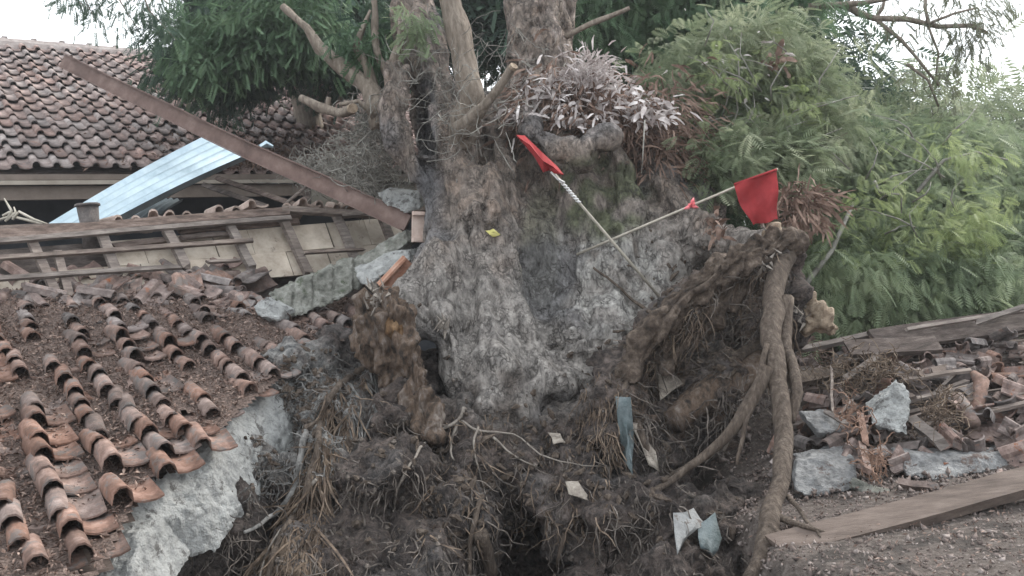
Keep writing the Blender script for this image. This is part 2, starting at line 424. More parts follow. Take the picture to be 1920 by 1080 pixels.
for i in range(-12, 45, 2):
    mb = MB()
    a_ = F0 + ROW * (i * TW) + rl; b_ = a_ + ROW * (2 * TW + .05)
    up = Vector((0, 0, 1))
    prof = [(-.21, -.16), (-.15, 0.03), (-.06, .12), (.06, .12), (.15, .03), (.21, -.16)]
    vs = []; fs = []
    for t, pp in enumerate((a_, b_)):
        for x, z in prof: vs.append(pp + HUP * x * (1 + .06 * t) + up * z * (1 + .08 * t))
    for k in range(5): fs.append((k, k + 1, 6 + k + 1, 6 + k))
    fs.append((5, 4, 3, 2, 1, 0)); fs.append((6, 7, 8, 9, 10, 11))
    mb.add(vs, fs)
    mb.box(b_ + up * .13, ROW * .05, HUP * .05, up * .035)
    link('ridge_cap', mb.mesh('ridge_cap', M['ridge']), house)
def wallbox(name, off, z0, z1, th, mt, i0=-12, i1=45):
    a_ = F0 + ROW * (i0 * TW) + HUP * off; b_ = F0 + ROW * (i1 * TW) + HUP * off
    c = (a_ + b_) / 2; c.z = F0.z + (z0 + z1) / 2
    m_ = MB(); m_.box(c, (b_ - a_) / 2, HUP * th / 2, Vector((0, 0, abs(z1 - z0) / 2)))
    return link(name, m_.mesh(name, mt), house)
wallbox('fascia', .0, -.15, -.07, .04, M['wall_brown'])
wallbox('eave_strip', -.015, -.22, -.16, .05, M['strip'])
wallbox('wall_band', .1, -.42, -.225, .06, M['wall_brown'], -12, 16)
wallbox('wall_band', .1, -.66, -.225, .06, M['wall'], 16.05, 45)
wallbox('wall', 1.6, -F0.z, .4, .14, M['dark'])  # wall painted near black in place of the shade behind the eave
wallbox('veranda_beam', .12, -.74, -.665, .12, M['wall_brown'], 16, 45)
for i in (18, 24, 30):
    a_ = F0 + ROW * (i * TW) + HUP * .045; a_.z = F0.z - .44
    m_ = MB(); m_.box(a_, ROW * .035, HUP * .02, Vector((0, 0, .2)))
    link('wall_batten', m_.mesh('wb', M['wall_brown']), house)

# dead leaf drift on the far eave
def flakes(name, pts, size, mt, up=Vector((0, 0, 1)), tilt=.7, elong=1.8):
    n = len(pts); V = np.zeros((n, 4, 3)); 
    for k, p in enumerate(pts):
        e = Euler((R.gauss(0, tilt), R.gauss(0, tilt), R.uniform(0, 6.28))).to_matrix()
        s = size * R.uniform(.4, 1.5)
        for q, (a_, b_, c_) in enumerate(((-elong, 0, 0), (0, -.6, .35), (elong, .1, -.1), (0, .6, .35))):
            V[k, q] = p + e @ Vector((a_ * s, b_ * s, c_ * s))
    Qs = np.arange(n * 4).reshape(n, 4)
    return np_mesh(name, V.reshape(-1, 3), Qs, mt)
pts = []
for _ in range(3800):
    i = R.gauss(15, 4.5) if R.random() < .75 else R.uniform(10, 32); j = abs(R.gauss(0, 2.2)) + (i - 15) * .02
    pts.append(F0 + ROW * i * TW + FUP * max(0, j) * TE + FN * R.uniform(.0, .07))
dr = link('dead_leaf_drift', flakes('drift', pts, .022, M['dry_brown']))
tag(dr, 'brown dead leaves drifted along the eave of the standing tiled roof', 'dead leaves', kind='stuff')

# ------------------------------------------------------------------ collapsed roof in front
NUP, NN = frame(21.0)
N0 = P(60, 850, 5.2)
croof = thing('collapsed_roof', 'collapsed red tiled roof with bare battens sinking towards the fallen tree', 'collapsed roof', (N0.x, N0.y, 0))
NW, NE = .268, .218
def nearp(u, v): return hit(u, v, N0, NN)
def bound(v):   # right edge of the tiled slope in the photograph, used only to choose which tiles exist
    pts_ = [(560, 730), (640, 655), (690, 560), (760, 475), (850, 375), (900, 320), (960, 255), (1080, 190), (1200, 120)]
    for (a, b), (c, d) in zip(pts_, pts_[1:]):
        if v <= c: return b + (d - b) * (v - a) / (c - a)
    return 120
tn = [tile_mesh('near_tile', NW, NE * 1.3, M['tile_near'], .088, .013, .036), tile_mesh('near_tile_b', NW, NE * 1.4, M['tile_near'], .094, .013, .046, .03),
      tile_mesh('near_tile_c', NW, NE * 1.3, M['tile_grey'], .084, .014, .04, -.02)]
cands = []
for j in range(-6, 24):
    for i in range(-8, 26):
        p = N0 + ROW * (i * NW) + NUP * (j * NE)
        u, v = proj(p)
        if u < bound(v) - 6 and u > -90 and 575 + .05 * abs(u - 300) < v < 1190:
            cands.append((i, j, p, u, v))
def lit(p): # litter depth over the roof
    return .044 + .06 * noise.noise(p * .8 + Vector((3, 1, 7))) + .03 * noise.noise(p * 2.2)
cands.sort(key=lambda c: c[2].y)
nt_ = 0; nrest = MB()
for i, j, p, u, v in cands:
    if noise.noise(p * 1.3 + Vector((1, 8, 2))) > .38 or R.random() < .04: continue
    cw = .05 * math.sin(j * .45 + i * 1.3)
    a = R.gauss(0, .055) + .05 * math.cos(j * .45 + i * 1.3)
    b = R.gauss(0, .05)
    r2 = ROW * math.cos(a) + NUP * math.sin(a); u2 = NUP * math.cos(a) - ROW * math.sin(a)
    n2 = (NN + ROW * b + NUP * R.gauss(0, .05)).normalized(); u2 = n2.cross(r2).normalized(); r2 = u2.cross(n2)
    loc = p + ROW * (cw + R.gauss(0, .012)) + NUP * R.gauss(0, .022) + NN * (R.uniform(-.02, .02) + .03 * noise.noise(p * .9))
    grey = v < 640 and R.random() < .6
    nt_ += 1; me = tn[2] if grey else tn[R.random() < .4]; mt = mat_from(r2, u2, n2, loc)
    if nt_ <= 300: put('roof_tile', me, mt, croof)
    else: nrest.add([mt @ vv.co for vv in me.vertices], [tuple(f.vertices) for f in me.polygons])
if nrest.v: link('upper_tile_field', nrest.mesh('near_rest', M['tile_grey']), croof, 'stuff')
# dark underside and litter bed
def sheet(name, fn, mt, i0, i1, j0, j1, st, keep, parent, kind=None, lower=.25):
    ii = np.arange(i0, i1, st); jj = np.arange(j0, j1, st)
    V = []; idx = {}; Fq = []
    for a_, i in enumerate(ii):
        for b_, j in enumerate(jj):
            V.append(fn(i, j))
    nb = len(jj)
    for a_ in range(len(ii) - 1):
        for b_ in range(nb - 1):
            c = V[a_ * nb + b_]
            if keep(c): Fq.append((a_ * nb + b_, (a_ + 1) * nb + b_, (a_ + 1) * nb + b_ + 1, a_ * nb + b_ + 1))
    return link(name, np_mesh(name, [tuple(x) for x in V], Fq, mt, True), parent, kind)
def keepn(p):
    u, v = proj(p); return -160 < u < bound(v) - 12 and 560 < v < 1250
def holes(p):
    u, v = proj(p)
    return any((u - a) ** 2 + ((v - b)) ** 2 < r * r for a, b, r in ((290, 838, 30), (175, 985, 34), (300, 910, 26), (345, 790, 16), (150, 1060, 25)))
sheet('roof_underlay', lambda i, j: N0 + ROW * i + NUP * j + NN * -.12, M['timber_dark'], -2.4, 7, -1.8, 6.4, .1, keepn, croof)
sheet('leaf_litter_bed', lambda i, j: N0 + ROW * i + NUP * j + NN * (lit(N0 + ROW * i + NUP * j) - .01 + .012 * noise.noise(Vector((i * 14, j * 14, 0)))), M['litter'], -2.4, 7, -1.8, 6.4, .04,
      lambda p: keepn(p) and not holes(p), croof, 'stuff')
pts = []
while len(pts) < 15000:
    i, j = R.uniform(-2.4, 7), R.uniform(-1.8, 6.2)
    p = N0 + ROW * i + NUP * j
    if not keepn(p) or holes(p): continue
    pts.append(p + NN * (lit(p) + R.uniform(-.005, .022)))
link('litter_flakes', flakes('lf', pts, .011, M['chip'], tilt=.6), croof, 'stuff')

# steep bare upper section
SUP, SN = frame(57.0)
S0 = nearp(370, 555)
def S(u, v, off=0): return hit(u, v, S0 + SN * off, SN)
def beam(name, p, q, w, t, mt, parent=None, nrm=None, wob=.0, rag=True):
    """a sawn timber: slightly bent, worn, with split ends"""
    p, q = Vector(p), Vector(q); d = (q - p); L = d.length; d.normalize()
    nrm = (nrm or Vector((0, -1, 0.2))); s = d.cross(nrm)
    if s.length < 1e-3: s = d.orthogonal()
    s.normalize(); n_ = s.cross(d).normalized()
    k = max(3, int(L / .25)); vs = []; fs = []
    sd_ = Vector((R.uniform(0, 50), 0, 0))
    for a_ in range(k + 1):
        t_ = a_ / k; c = p + (q - p) * t_ + n_ * wob * math.sin(t_ * 3.1) + (s * noise.noise(sd_ + p + Vector((t_ * 2, 0, 0))) + n_ * noise.noise(sd_ + q + Vector((t_ * 2, 0, 3)))) * .012
        for cx, cy in ((-1, -1), (1, -1), (1, 1), (-1, 1)):
            e = Vector((0, 0, 0))
            if rag and a_ in (0, k): e = d * R.uniform(-.03, .03)
            f_ = 1 + .06 * noise.noise(sd_ + Vector((t_ * 5, cx, cy)))
            vs.append(c + s * cx * w / 2 * f_ + n_ * cy * t / 2 * f_ + e)
    for a_ in range(k):
        for b_ in range(4):
            fs.append((a_ * 4 + b_, a_ * 4 + (b_ + 1) % 4, a_ * 4 + 4 + (b_ + 1) % 4, a_ * 4 + 4 + b_))
    fs += [(3, 2, 1, 0), tuple(k * 4 + x for x in range(4))]
    m_ = MB(); m_.add(vs, fs)
    return link(name, m_.mesh(name, mt), parent)
# ceiling boards
bu = [-60, 40, 120, 190, 262, 330, 395, 462, 535, 610, 680, 745]
for k in range(len(bu) - 1):
    for (f0, f1) in ((0, .5), (.51, 1.0)):
        u0, u1 = bu[k] + R.uniform(1, 2), bu[k + 1] - R.uniform(-1, 1)
        def tb(u, f): return (470 - .085 * (u)) + f * 92
        if f1 < .9 and k < 3: continue
        a = [S(u0, tb(u0, f0) , -.16 + R.uniform(-.02, .02)), S(u1, tb(u1, f0), -.16), S(u1 + 16, tb(u1, f1), -.16 + R.uniform(-.02, .03)), S(u0 + 16, tb(u0, f1), -.16)]
        m_ = MB(); bk = SN * -.015
        m_.add(a + [x + bk for x in a], [(3, 2, 1, 0), (4, 5, 6, 7), (0, 1, 5, 4), (1, 2, 6, 5), (2, 3, 7, 6), (3, 0, 4, 7)])
        link('ceiling_board', m_.mesh('cb', M['panel']), croof)
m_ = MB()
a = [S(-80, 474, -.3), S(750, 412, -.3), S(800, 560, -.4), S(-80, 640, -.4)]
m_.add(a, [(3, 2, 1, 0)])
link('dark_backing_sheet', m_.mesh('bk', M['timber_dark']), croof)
for (u0, v0, u1, v1, w) in ((60, 452, 108, 556, .075), (190, 440, 222, 520, .085), (312, 430, 348, 500, .09), (430, 422, 474, 505, .085), (532, 412, 578, 512, .09),
                            (628, 398, 672, 498, .09), (712, 396, 740, 470, .09), (108, 478, 132, 560, .07)):
    beam('rafter', S(u0, v0, -.03), S(u1, v1, -.03), w, .07, M['timber'], croof, SN)
for (u0, v0, u1, v1, w, o_) in ((-70, 458, 545, 408, .055, .03), (-70, 486, 472, 452, .045, .03), (-70, 526, 335, 500, .045, .03), (390, 492, 450, 488, .03, .03), (570, 474, 682, 468, .03, .03),
                               (-70, 436, 240, 426, .11, .0), (210, 434, 325, 420, .07, -.06), (335, 432, 560, 414, .07, -.08), (215, 462, 322, 448, .06, -.07), (340, 447, 430, 438, .05, -.07)):
    beam('batten', S(u0, v0, o_), S(u1, v1, o_), w, .035, M['timber_dark'] if o_ < .02 else M['timber'], croof, SN)
beam('ridge_board', S(-80, 446, .02), S(540, 397, .02), .10, .05, M['timber_dark'], croof, SN)
beam('ridge_board', S(530, 392, .02), S(722, 404, .02), .08, .05, M['timber'], croof, SN)
beam('purlin', S(640, 404, .03), S(718, 396, .03), .05, .05, M['timber'], croof, SN)
# broken row of tiles along the crest, seen end on
tr = tile_mesh('crest_tile', .24, .3, M['tile_rim'], .062, .022, .02)
for k in range(15):
    t = k / 14
    u = 215 + t * 440; v = 418 - 30 * min(1, t * 1.5) + 6 * math.sin(k * 2.1)
    e = Euler((R.gauss(0, .12), R.gauss(0, .18), R.gauss(0, .2))).to_matrix().to_4x4()
    mt = mat_from(ROW, HUP, Vector((0, 0, 1)), S(u, v, -.05)) @ e
    if k in (5, 9): continue
    put('crest_tile', tr, mt, croof)
# chimney stub
m_ = MB(); c = S(158, 404, -.05); m_.tube([c + Vector((0, .1, -.35)), c + Vector((0, .1, -.1)), c + Vector((.0, .1, .1))], [.085, .09, .095], 10, wob=.3)
m_.tube([c + Vector((0, .1, .1)), c + Vector((.0, .1, .125))], [.115, .105], 10, wob=.3)
tag(link('pipe_stub', m_.mesh('ps', M['tile_grey'], True)), 'stubby grey brown post end in front of the corrugated sheet', 'post')

# ------------------------------------------------------------------ corrugated sheets, beam
def corrugated(name, A, B, C, D, waves, amp, mt, label, cat):
    A, B, C, D = map(Vector, (A, B, C, D)); nu = waves * 6; nv = 8
    nrm = (B - A).cross(C - A).normalized()
    if nrm.y > 0: nrm = -nrm
    V = []; Fq = []
    for lay in (0, 1):
        for j in range(nv + 1):
            for i in range(nu + 1):
                s, t = i / nu, j / nv
                p = A.lerp(B, s).lerp(C.lerp(D, s), t) + nrm * (amp * math.cos(s * waves * 2 * math.pi) + .03 * math.sin(t * 3) - lay * .004)
                V.append(p)
    n1 = (nu + 1) * (nv + 1)
    for j in range(nv):
        for i in range(nu):
            a_ = j * (nu + 1) + i
            q = (a_, a_ + 1, a_ + nu + 2, a_ + nu + 1)
            Fq.append(q); Fq.append(tuple(x + n1 for x in reversed(q)))
    m_ = MB(); m_.add(V, Fq)
    return tag(link(name, m_.mesh(name, mt, True)), label, cat)
corrugated('corrugated_sheet', P(92, 428, 9.3), P(190, 432, 9.0), P(398, 256, 11.2), P(478, 292, 10.6), 5, .05, M['zinc'],
           'long pale blue corrugated metal sheet leaning under the brown beam', 'roofing sheet')
corrugated('corrugated_sheet', P(215, 428, 9.9), P(280, 425, 9.7), P(300, 372, 10.8), P(345, 376, 10.5), 4, .022, M['zinc_dark'],
           'small dark grey corrugated sheet lying below the pale blue sheet', 'roofing sheet')
m_ = MB(); m_.tube([P(486, 276, 11.2), P(498, 270, 11.3), P(512, 275, 11.3)], [.03, .05, .02], 6)
tag(link('scrap_of_metal', m_.mesh('sm', M['zinc'])), 'tiny pale blue scrap on the tiles just above the brown beam', 'metal scrap')
bp, bq = P(118, 113, 11.4), P(765, 418, 8.8)
d = (bq - bp).normalized(); s_ = d.cross(Vector((0, -1, 0))).normalized(); n_ = s_.cross(d)
bm_ = thing('roof_beam', 'long brown rusty beam lying diagonally across both roofs', 'beam', (bq.x, bq.y, bq.z))
def cbox(name, off_s, off_n, hs_, hn_):
    m_ = MB(); L = (bq - bp); vs = []; fs = []; K = 10
    for a_ in range(K + 1):
        t_ = a_ / K; c_ = bp + L * t_ + s_ * (off_s + .03 * math.sin(t_ * 3.14) + .006 * math.sin(t_ * 13)) + n_ * off_n
        for cx, cy in ((-1, -1), (1, -1), (1, 1), (-1, 1)): vs.append(c_ + s_ * hs_ * cx + n_ * hn_ * cy)
    for a_ in range(K):
        for b_ in range(4): fs.append((a_ * 4 + b_, a_ * 4 + (b_ + 1) % 4, a_ * 4 + 4 + (b_ + 1) % 4, a_ * 4 + 4 + b_))
    fs += [(3, 2, 1, 0), tuple(K * 4 + x for x in range(4))]
    m_.add(vs, fs); return link(name, m_.mesh(name, M['steel']), bm_)
cbox('web', 0, 0, .085, .012); cbox('flange', .092, .03, .006, .045); cbox('flange', -.092, .03, .006, .045)
def stick(name, pts, rad, mt, label=None, cat=None, parent=None, seg=7, group=None):
    m_ = MB(); m_.tube(pts, rad, seg, wob=.25)
    o = link(name, m_.mesh(name, mt, True), parent)
    if label: tag(o, label, cat, group)
    return o
stick('wooden_pole', [P(533, 385, 9.9), P(584, 342, 10.1), P(612, 322, 10.2)], [.022, .02, .022], M['timber'], 'thin grey pole propped from the crest to the brown beam', 'pole')
for (a, b, l) in (((405, 334, 11.2), (560, 386, 10.2), 'dark slanting purlin under the eave, upper of two'), ((380, 346, 11.0), (500, 388, 10.2), 'dark slanting purlin under the eave, lower of two')):
    tag(beam('fallen_purlin', P(*a), P(*b), .06, .05, M['timber_dark']), l, 'purlin')
tag(beam('fallen_purlin', P(575, 330, 10.6), P(575, 392, 10.4), .08, .05, M['timber_dark']), 'short upright dark stud under the standing eave', 'stud')
# splintered bamboo at the left edge
sp = thing('splintered_bamboo', 'pale splintered bamboo sticking up at the left edge of the crest', 'splintered wood', P(30, 410, 9.3))
for (pp) in (((0, 412), (20, 405), (60, 415), (95, 425)), ((14, 410), (22, 395), (8, 372)), ((10, 415), (30, 398), (26, 388)), ((24, 412), (36, 397), (64, 412), (90, 420)), ((5, 405), (18, 398), (30, 402))):
    stick('splinter', [P(a, b, 9.2 + .01 * k) for k, (a, b) in enumerate(pp)], [.016] * (len(pp) - 1) + [.007], M['bamboo'], parent=sp, seg=5)

# ------------------------------------------------------------------ slipped loose tiles
tl = [tile_mesh('loose_a', .26, .33, M['tile_grey'], .062, .014, .02), tile_mesh('loose_b', .26, .3, M['tile_near'], .060, .014, .0, .02)]
for k in range(118):
    u = R.uniform(-30, 640); t = R.random()
    top = 548 - .06 * u + (0 if u < 330 else 10); v = top + t * (52 if u < 420 else 70)
    if u > 470 and 490 < v < 600: continue
    p = nearp(u, v) + Vector((0, 0, R.uniform(.02, .11) * (1.15 - t)))
    e = Euler((R.gauss(0, .22), R.gauss(0, .25), R.gauss(.1, .6))).to_matrix().to_4x4()
    o = put('loose_roof_tile', tl[R.random() < .22], mat_from(ROW, NUP, NN, p) @ e)
    tag(o, 'loose weathered roof tile in the heap slid below the bare battens', 'roof tile', 'loose roof tiles slid into a heap')
for (u, v, az, tx, ty, l, mi) in ((210, 585, .9, .1, .5, 'long grey tile lying on its side above the left tile columns', 0), (375, 610, -.5, -.3, 0, 'orange toned tile standing clear on the litter below the heap', 1),
                            (430, 560, 1.0, .2, .5, 'curved tile tipped on edge left of the mossy concrete beam', 0), (360, 515, .2, .9, 0, 'grey tile standing upright above the heap', 0),
                            (490, 600, -.9, .2, .4, 'small tile fragment right below the mossy beam end', 1), (540, 495, 1.2, -.2, .3, 'dark tile hanging off the foot of a rafter', 0)):
    o = put('loose_roof_tile', tl[mi], mat_from(ROW, NUP, NN, nearp(u, v) + Vector((0, 0, .12))) @ Euler((tx, ty, az)).to_matrix().to_4x4())
    tag(o, l, 'roof tile')

# ------------------------------------------------------------------ broken masonry
def masonry(name, pts, off, mt, label, cat, amp=.035, vox=.022, scale=5, groove=0):
    front = [P(*p) for p in pts]; off = Vector(off)
    m_ = MB(); n = len(front)
    m_.add(front + [p + off for p in front], [tuple(range(n - 1, -1, -1)), tuple(range(n, 2 * n))] + [(i, (i + 1) % n, n + (i + 1) % n, n + i) for i in range(n)])
    bm = bmesh.new(); me = bpy.data.meshes.new('t'); me.from_pydata(m_.v, [], m_.f); bm.from_mesh(me)
    bmesh.ops.recalc_face_normals(bm, faces=bm.faces); bmesh.ops.triangulate(bm, faces=bm.faces)
    m2 = MB(); m2.add([v.co.copy() for v in bm.verts], [[v.index for v in f.verts] for f in bm.faces]); bm.free()
    me, co = remesh(m2, vox, lambda c, k: amp * (fbm(c, scale, 4) + .6 * abs(noise.noise(c * scale * .6)) - .25) + .012 * noise.noise(c * 25) - (.03 * max(0, 1 - 9 * abs((proj(c)[0] / groove) % 1 - .5)) if groove else 0))
    finish(me, name, mt, smooth=False)
    o = link(name, me); return tag(o, label, cat)
masonry('broken_wall_cap', [(282, 900, 5.15), (330, 868, 5.4), (395, 880, 5.4), (350, 960, 5.15), (285, 975, 5.02)], (.12, .18, -.3), M['plaster'], 'middle piece joining the two broken plastered wall strips', 'wall', .022)
masonry('broken_wall_cap', [(165, 1110, 4.6), (205, 1010, 4.8), (222, 935, 5.0), (248, 893, 5.15), (288, 890, 5.2), (290, 965, 5.0), (262, 1010, 4.8), (235, 1110, 4.55)], (.12, .18, -.3), M['plaster'],
        'lower piece of broken pale plastered wall between the tiles and the soil', 'wall', .022)
masonry('broken_wall_cap', [(335, 905, 5.3), (332, 870, 5.4), (400, 800, 5.8), (440, 745, 6.2), (520, 690, 6.7), (590, 660, 7.2), (600, 690, 7.1), (520, 760, 6.5), (450, 830, 5.9), (400, 900, 5.4)], (.14, .2, -.32), M['plaster'],
        'longer ragged strip of broken pale plastered wall beside the grey soil', 'wall', .025)
masonry('concrete_beam', [(505, 575, 7.7), (500, 552, 7.8), (560, 525, 8.0), (640, 495, 8.3), (670, 500, 8.3), (675, 540, 8.2), (610, 575, 8.0), (545, 598, 7.7)], (.12, .34, .10), M['concrete'],
        'mossy concrete beam lying on the tiles below the bare battens', 'concrete beam', .03, .02, 5, 38)
masonry('concrete_chunk', [(468, 575, 7.6), (500, 555, 7.65), (535, 578, 7.6), (520, 600, 7.55), (480, 595, 7.55)], (.05, .2, -.02), M['plaster'],
        'pale broken end of the concrete beam lying on tiles', 'rubble')
masonry('concrete_chunk', [(668, 485, 8.2), (715, 455, 8.3), (760, 430, 8.4), (765, 455, 8.3), (720, 490, 8.2), (690, 505, 8.1)], (.08, .25, .02), M['concrete'],
        'grey concrete lump leaning on the trunk, upper slab with a straight crack', 'rubble', .02)
masonry('concrete_chunk', [(665, 500, 8.1), (690, 490, 8.1), (770, 462, 8.2), (768, 490, 8.1), (710, 520, 8.0), (690, 540, 7.9), (672, 530, 7.95)], (.06, .22, .0), M['plaster'],
        'grey white rubble slab below the cracked slab by the trunk', 'rubble', .03)
masonry('concrete_chunk', [(706, 362, 8.9), (725, 356, 8.9), (788, 362, 8.8), (790, 390, 8.75), (760, 398, 8.7), (720, 384, 8.8)], (.04, .25, .06), M['plaster'],
        'pale rough block resting on the lower end of the brown beam', 'rubble', .02)
def brick_thing(u, v, Y, dx, dy, dz, rot, mt, label):
    m_ = MB(); e = Euler(rot).to_matrix()
    m_.box(Vector((0, 0, 0)), Vector((dx, 0, 0)), Vector((0, dy * .25, 0)), Vector((0, 0, dz)))
    m_.box(Vector((0, -dy * .6, dz * .85)), Vector((dx, 0, 0)), Vector((0, dy * .35, 0)), Vector((0, 0, dz * .12)))
    m_.box(Vector((0, -dy * .6, -dz * .85)), Vector((dx, 0, 0)), Vector((0, dy * .35, 0)), Vector((0, 0, dz * .12)))
    me = m_.mesh('brick', mt); c = P(u, v, Y)
    for vv in me.vertices: vv.co = c + e @ vv.co + Vector((1, 1, 1)) * .006 * noise.noise(vv.co * 30)
    tag(link('clay_ridge_tile', me), label, 'ridge tile')
brick_thing(744, 517, 7.75, .17, .10, .085, (.3, -.72, .1), M['brick'], 'orange clay ridge tile tipped between the rubble and the trunk')
brick_thing(784, 425, 8.3, .06, .09, .15, (.1, .1, .3), M['cover_pale'], 'pale pink clay piece wedged upright under the block')
brick_thing(765, 545, 7.6, .13, .06, .04, (.3, -.75, .1), M['tile_near'], 'reddish clay piece just below the orange ridge tile')

# ------------------------------------------------------------------ THE UPROOTED TREE
tree = thing('uprooted_tree', 'huge uprooted grey tree with torn root plate facing the viewer', 'tree', P(950, 1000, 6.8))
mb = MB()
def chain(lst, seg=14, dens=3):
    pts_, rr = [], []
    for a, b in zip(lst, lst[1:]):
        for k in range(dens):
            t = k / dens
            u, v, Y, r = [x + (y - x) * t for x, y in zip(a, b)]
            pts_.append(P(u, v, Y)); rr.append(px(r, Y))
    u, v, Y, r = lst[-1]; pts_.append(P(u, v, Y)); rr.append(px(r, Y))
    mb.tube(pts_, rr, seg)
    for p, r in ((pts_[0], rr[0]), (pts_[-1], rr[-1])): mb.sphere(p, r * .97)
chain([(745, -120, 9.0, 46), (772, 0, 8.9, 44), (806, 130, 8.7, 42), (842, 240, 8.5, 44), (858, 330, 8.3, 54), (872, 420, 8.15, 82), (895, 510, 7.95, 92), (915, 600, 7.7, 92), (935, 690, 7.35, 88), (950, 790, 6.95, 84)])
chain([(838, 300, 8.15, 26), (846, 400, 8.0, 34), (838, 500, 7.75, 40), (850, 620, 7.45, 46), (880, 730, 7.05, 50)])
chain([(905, 330, 8.1, 30), (935, 430, 7.85, 34), (955, 540, 7.6, 38), (985, 640, 7.3, 44), (1040, 720, 7.05, 44)])
chain([(742, 138, 8.45, 30), (740, 200, 8.35, 36), (750, 262, 8.3, 33), (782, 312, 8.3, 27), (815, 358, 8.3, 27), (850, 420, 8.25, 42)])
chain([(1005, -120, 9.2, 56), (1000, 60, 9.1, 56), (1003, 190, 8.95, 62), (1055, 300, 8.8, 80), (1105, 400, 8.55, 100), (1125, 500, 8.35, 108), (1130, 600, 8.05, 100), (1110, 700, 7.55, 95)])
chain([(1060, -120, 9.4, 28), (1048, 80, 9.3, 34), (1050, 220, 9.1, 44), (1080, 330, 8.9, 60)])
chain([(915, 220, 9.0, 40), (935, 330, 8.85, 60), (990, 430, 8.3, 64), (1020, 560, 8.05, 66), (1040, 660, 7.9, 62)])
chain([(940, 270, 8.5, 20), (958, 340, 8.3, 26), (962, 440, 8.0, 28), (972, 540, 7.75, 30), (990, 620, 7.5, 36), (1030, 690, 7.2, 34)])
chain([(1190, 300, 8.9, 50), (1210, 400, 8.7, 78), (1222, 500, 8.3, 88), (1185, 610, 7.95, 82)])
chain([(1230, 360, 8.6, 60), (1290, 430, 8.3, 52), (1370, 462, 7.8, 40), (1440, 470, 7.3, 34)])
chain([(885, 430, 8.05, 50), (838, 505, 7.75, 62), (790, 560, 7.5, 56), (752, 610, 7.25, 46)])
chain([(800, 590, 7.3, 40), (850, 640, 7.2, 34), (862, 720, 7.0, 24)])
chain([(978, 225, 8.3, 18), (1005, 258, 8.0, 24), (1045, 285, 7.85, 27), (1095, 288, 7.85, 28), (1140, 255, 8.0, 24)])
chain([(1135, 262, 8.35, 24), (1160, 320, 8.3, 40), (1175, 400, 8.2, 50), (1150, 520, 8.0, 60)])
for (u, v, Y, r) in ((880, 250, 8.4, 34), (905, 400, 7.75, 40), (1076, 628, 7.58, 46), (1046, 612, 7.62, 38), (1106, 618, 7.62, 38)):
    mb.sphere(P(u, v, Y), px(r, Y))
chain([(792, 100, 9.1, 28), (796, 220, 9.0, 28), (806, 330, 8.75, 32)])
chain([(1270, 340, 9.0, 46), (1320, 400, 8.6, 46)])
GRV = [(26, .07, [(1000, 290), (1012, 420), (1008, 520), (1030, 600), (1052, 668)]), (15, .12, [(790, 150), (798, 280), (824, 390), (838, 440)]),
       (15, .07, [(872, 430), (884, 520), (868, 620), (876, 690)]), (10, .06, [(905, 250), (898, 330), (915, 400)]), (11, .06, [(925, 540), (948, 640), (985, 700)]),
       (13, .05, [(1150, 440), (1132, 540), (1150, 600)]), (13, .06, [(1222, 420), (1205, 520), (1180, 580)]), (12, .05, [(800, 520), (790, 580), (830, 640)]),
       (11, .06, [(1010, 650), (1050, 675), (1105, 672), (1140, 630)]), (10, .05, [(860, 330), (840, 380), (850, 420)]), (9, .05, [(1075, 440), (1068, 510), (1085, 560)]),
       (12, .07, [(1130, 300), (1190, 330), (1260, 400)]), (9, .05, [(975, -50), (985, 80), (975, 200)]), (9, .05, [(1025, -50), (1022, 90), (1035, 210)])]
def groove(u, v):
    d = 0
    for w, dep, pl in GRV:
        for (x1, y1), (x2, y2) in zip(pl, pl[1:]):
            dx, dy = x2 - x1, y2 - y1
            t = max(0, min(1, ((u - x1) * dx + (v - y1) * dy) / (dx * dx + dy * dy)))
            q = math.hypot(u - x1 - t * dx, v - y1 - t * dy) / w
            if q < 2.6: d = min(d, -dep * math.exp(-q * q)) if q > 0 else -dep
    return d
def bark_disp(c, k):
    u, v = proj(c)
    n_ = noise.noise(c * 3.1) * 14; g = groove(u + n_, v) if c.y < 9.3 else 0
    return g + bark_disp0(c, k)
def bark_disp0(c, k):
    u, v = proj(c)
    d = .10 * (abs(noise.noise(Vector((c.x * 2.6, c.y * 2.6, c.z * .6)))) * 2 - .5)
    d += .018 * fbm(c, 3.2, 4)
    w = Vector((c.x, c.y, c.z)) + Vector((noise.noise(c * 2), noise.noise(c * 2 + Vector((4, 4, 4))), 0)) * .25
    d -= .045 * max(0, 1 - 6 * abs(noise.noise(Vector((w.x * 4.5, w.y * 4.5, w.z * .9)))))
    d += .008 * (1 - 2 * abs(noise.noise(Vector((w.x * 9, w.y * 9, w.z * 3)))))
    d -= .03 * max(0, noise.noise(c * 4.2 + Vector((7, 7, 7))) - .3) * 4
    d += .007 * noise.noise(Vector((c.x, c.y, c.z * .5)) * 18) + .007 * noise.noise(c * 36)
    rb = math.hypot(u - 1076, (v - 622) * 1.35)
    if rb < 75: d += .026 * math.sin(rb * .38 + noise.noise(c * 5)) * (1 - rb / 95)
    return d
trunk_me, tco = remesh(mb, .0235, bark_disp)
def sm(a, b, x):
    t = max(0., min(1., (x - a) / (b - a))); return t * t * (3 - 2 * t)
def blob(u, v, cu, cv, ru, rv): return max(0, 1 - ((u - cu) / ru) ** 2 - ((v - cv) / rv) ** 2)
def mixc(a, b, t): return [x + (y - x) * t for x, y in zip(a, b)]
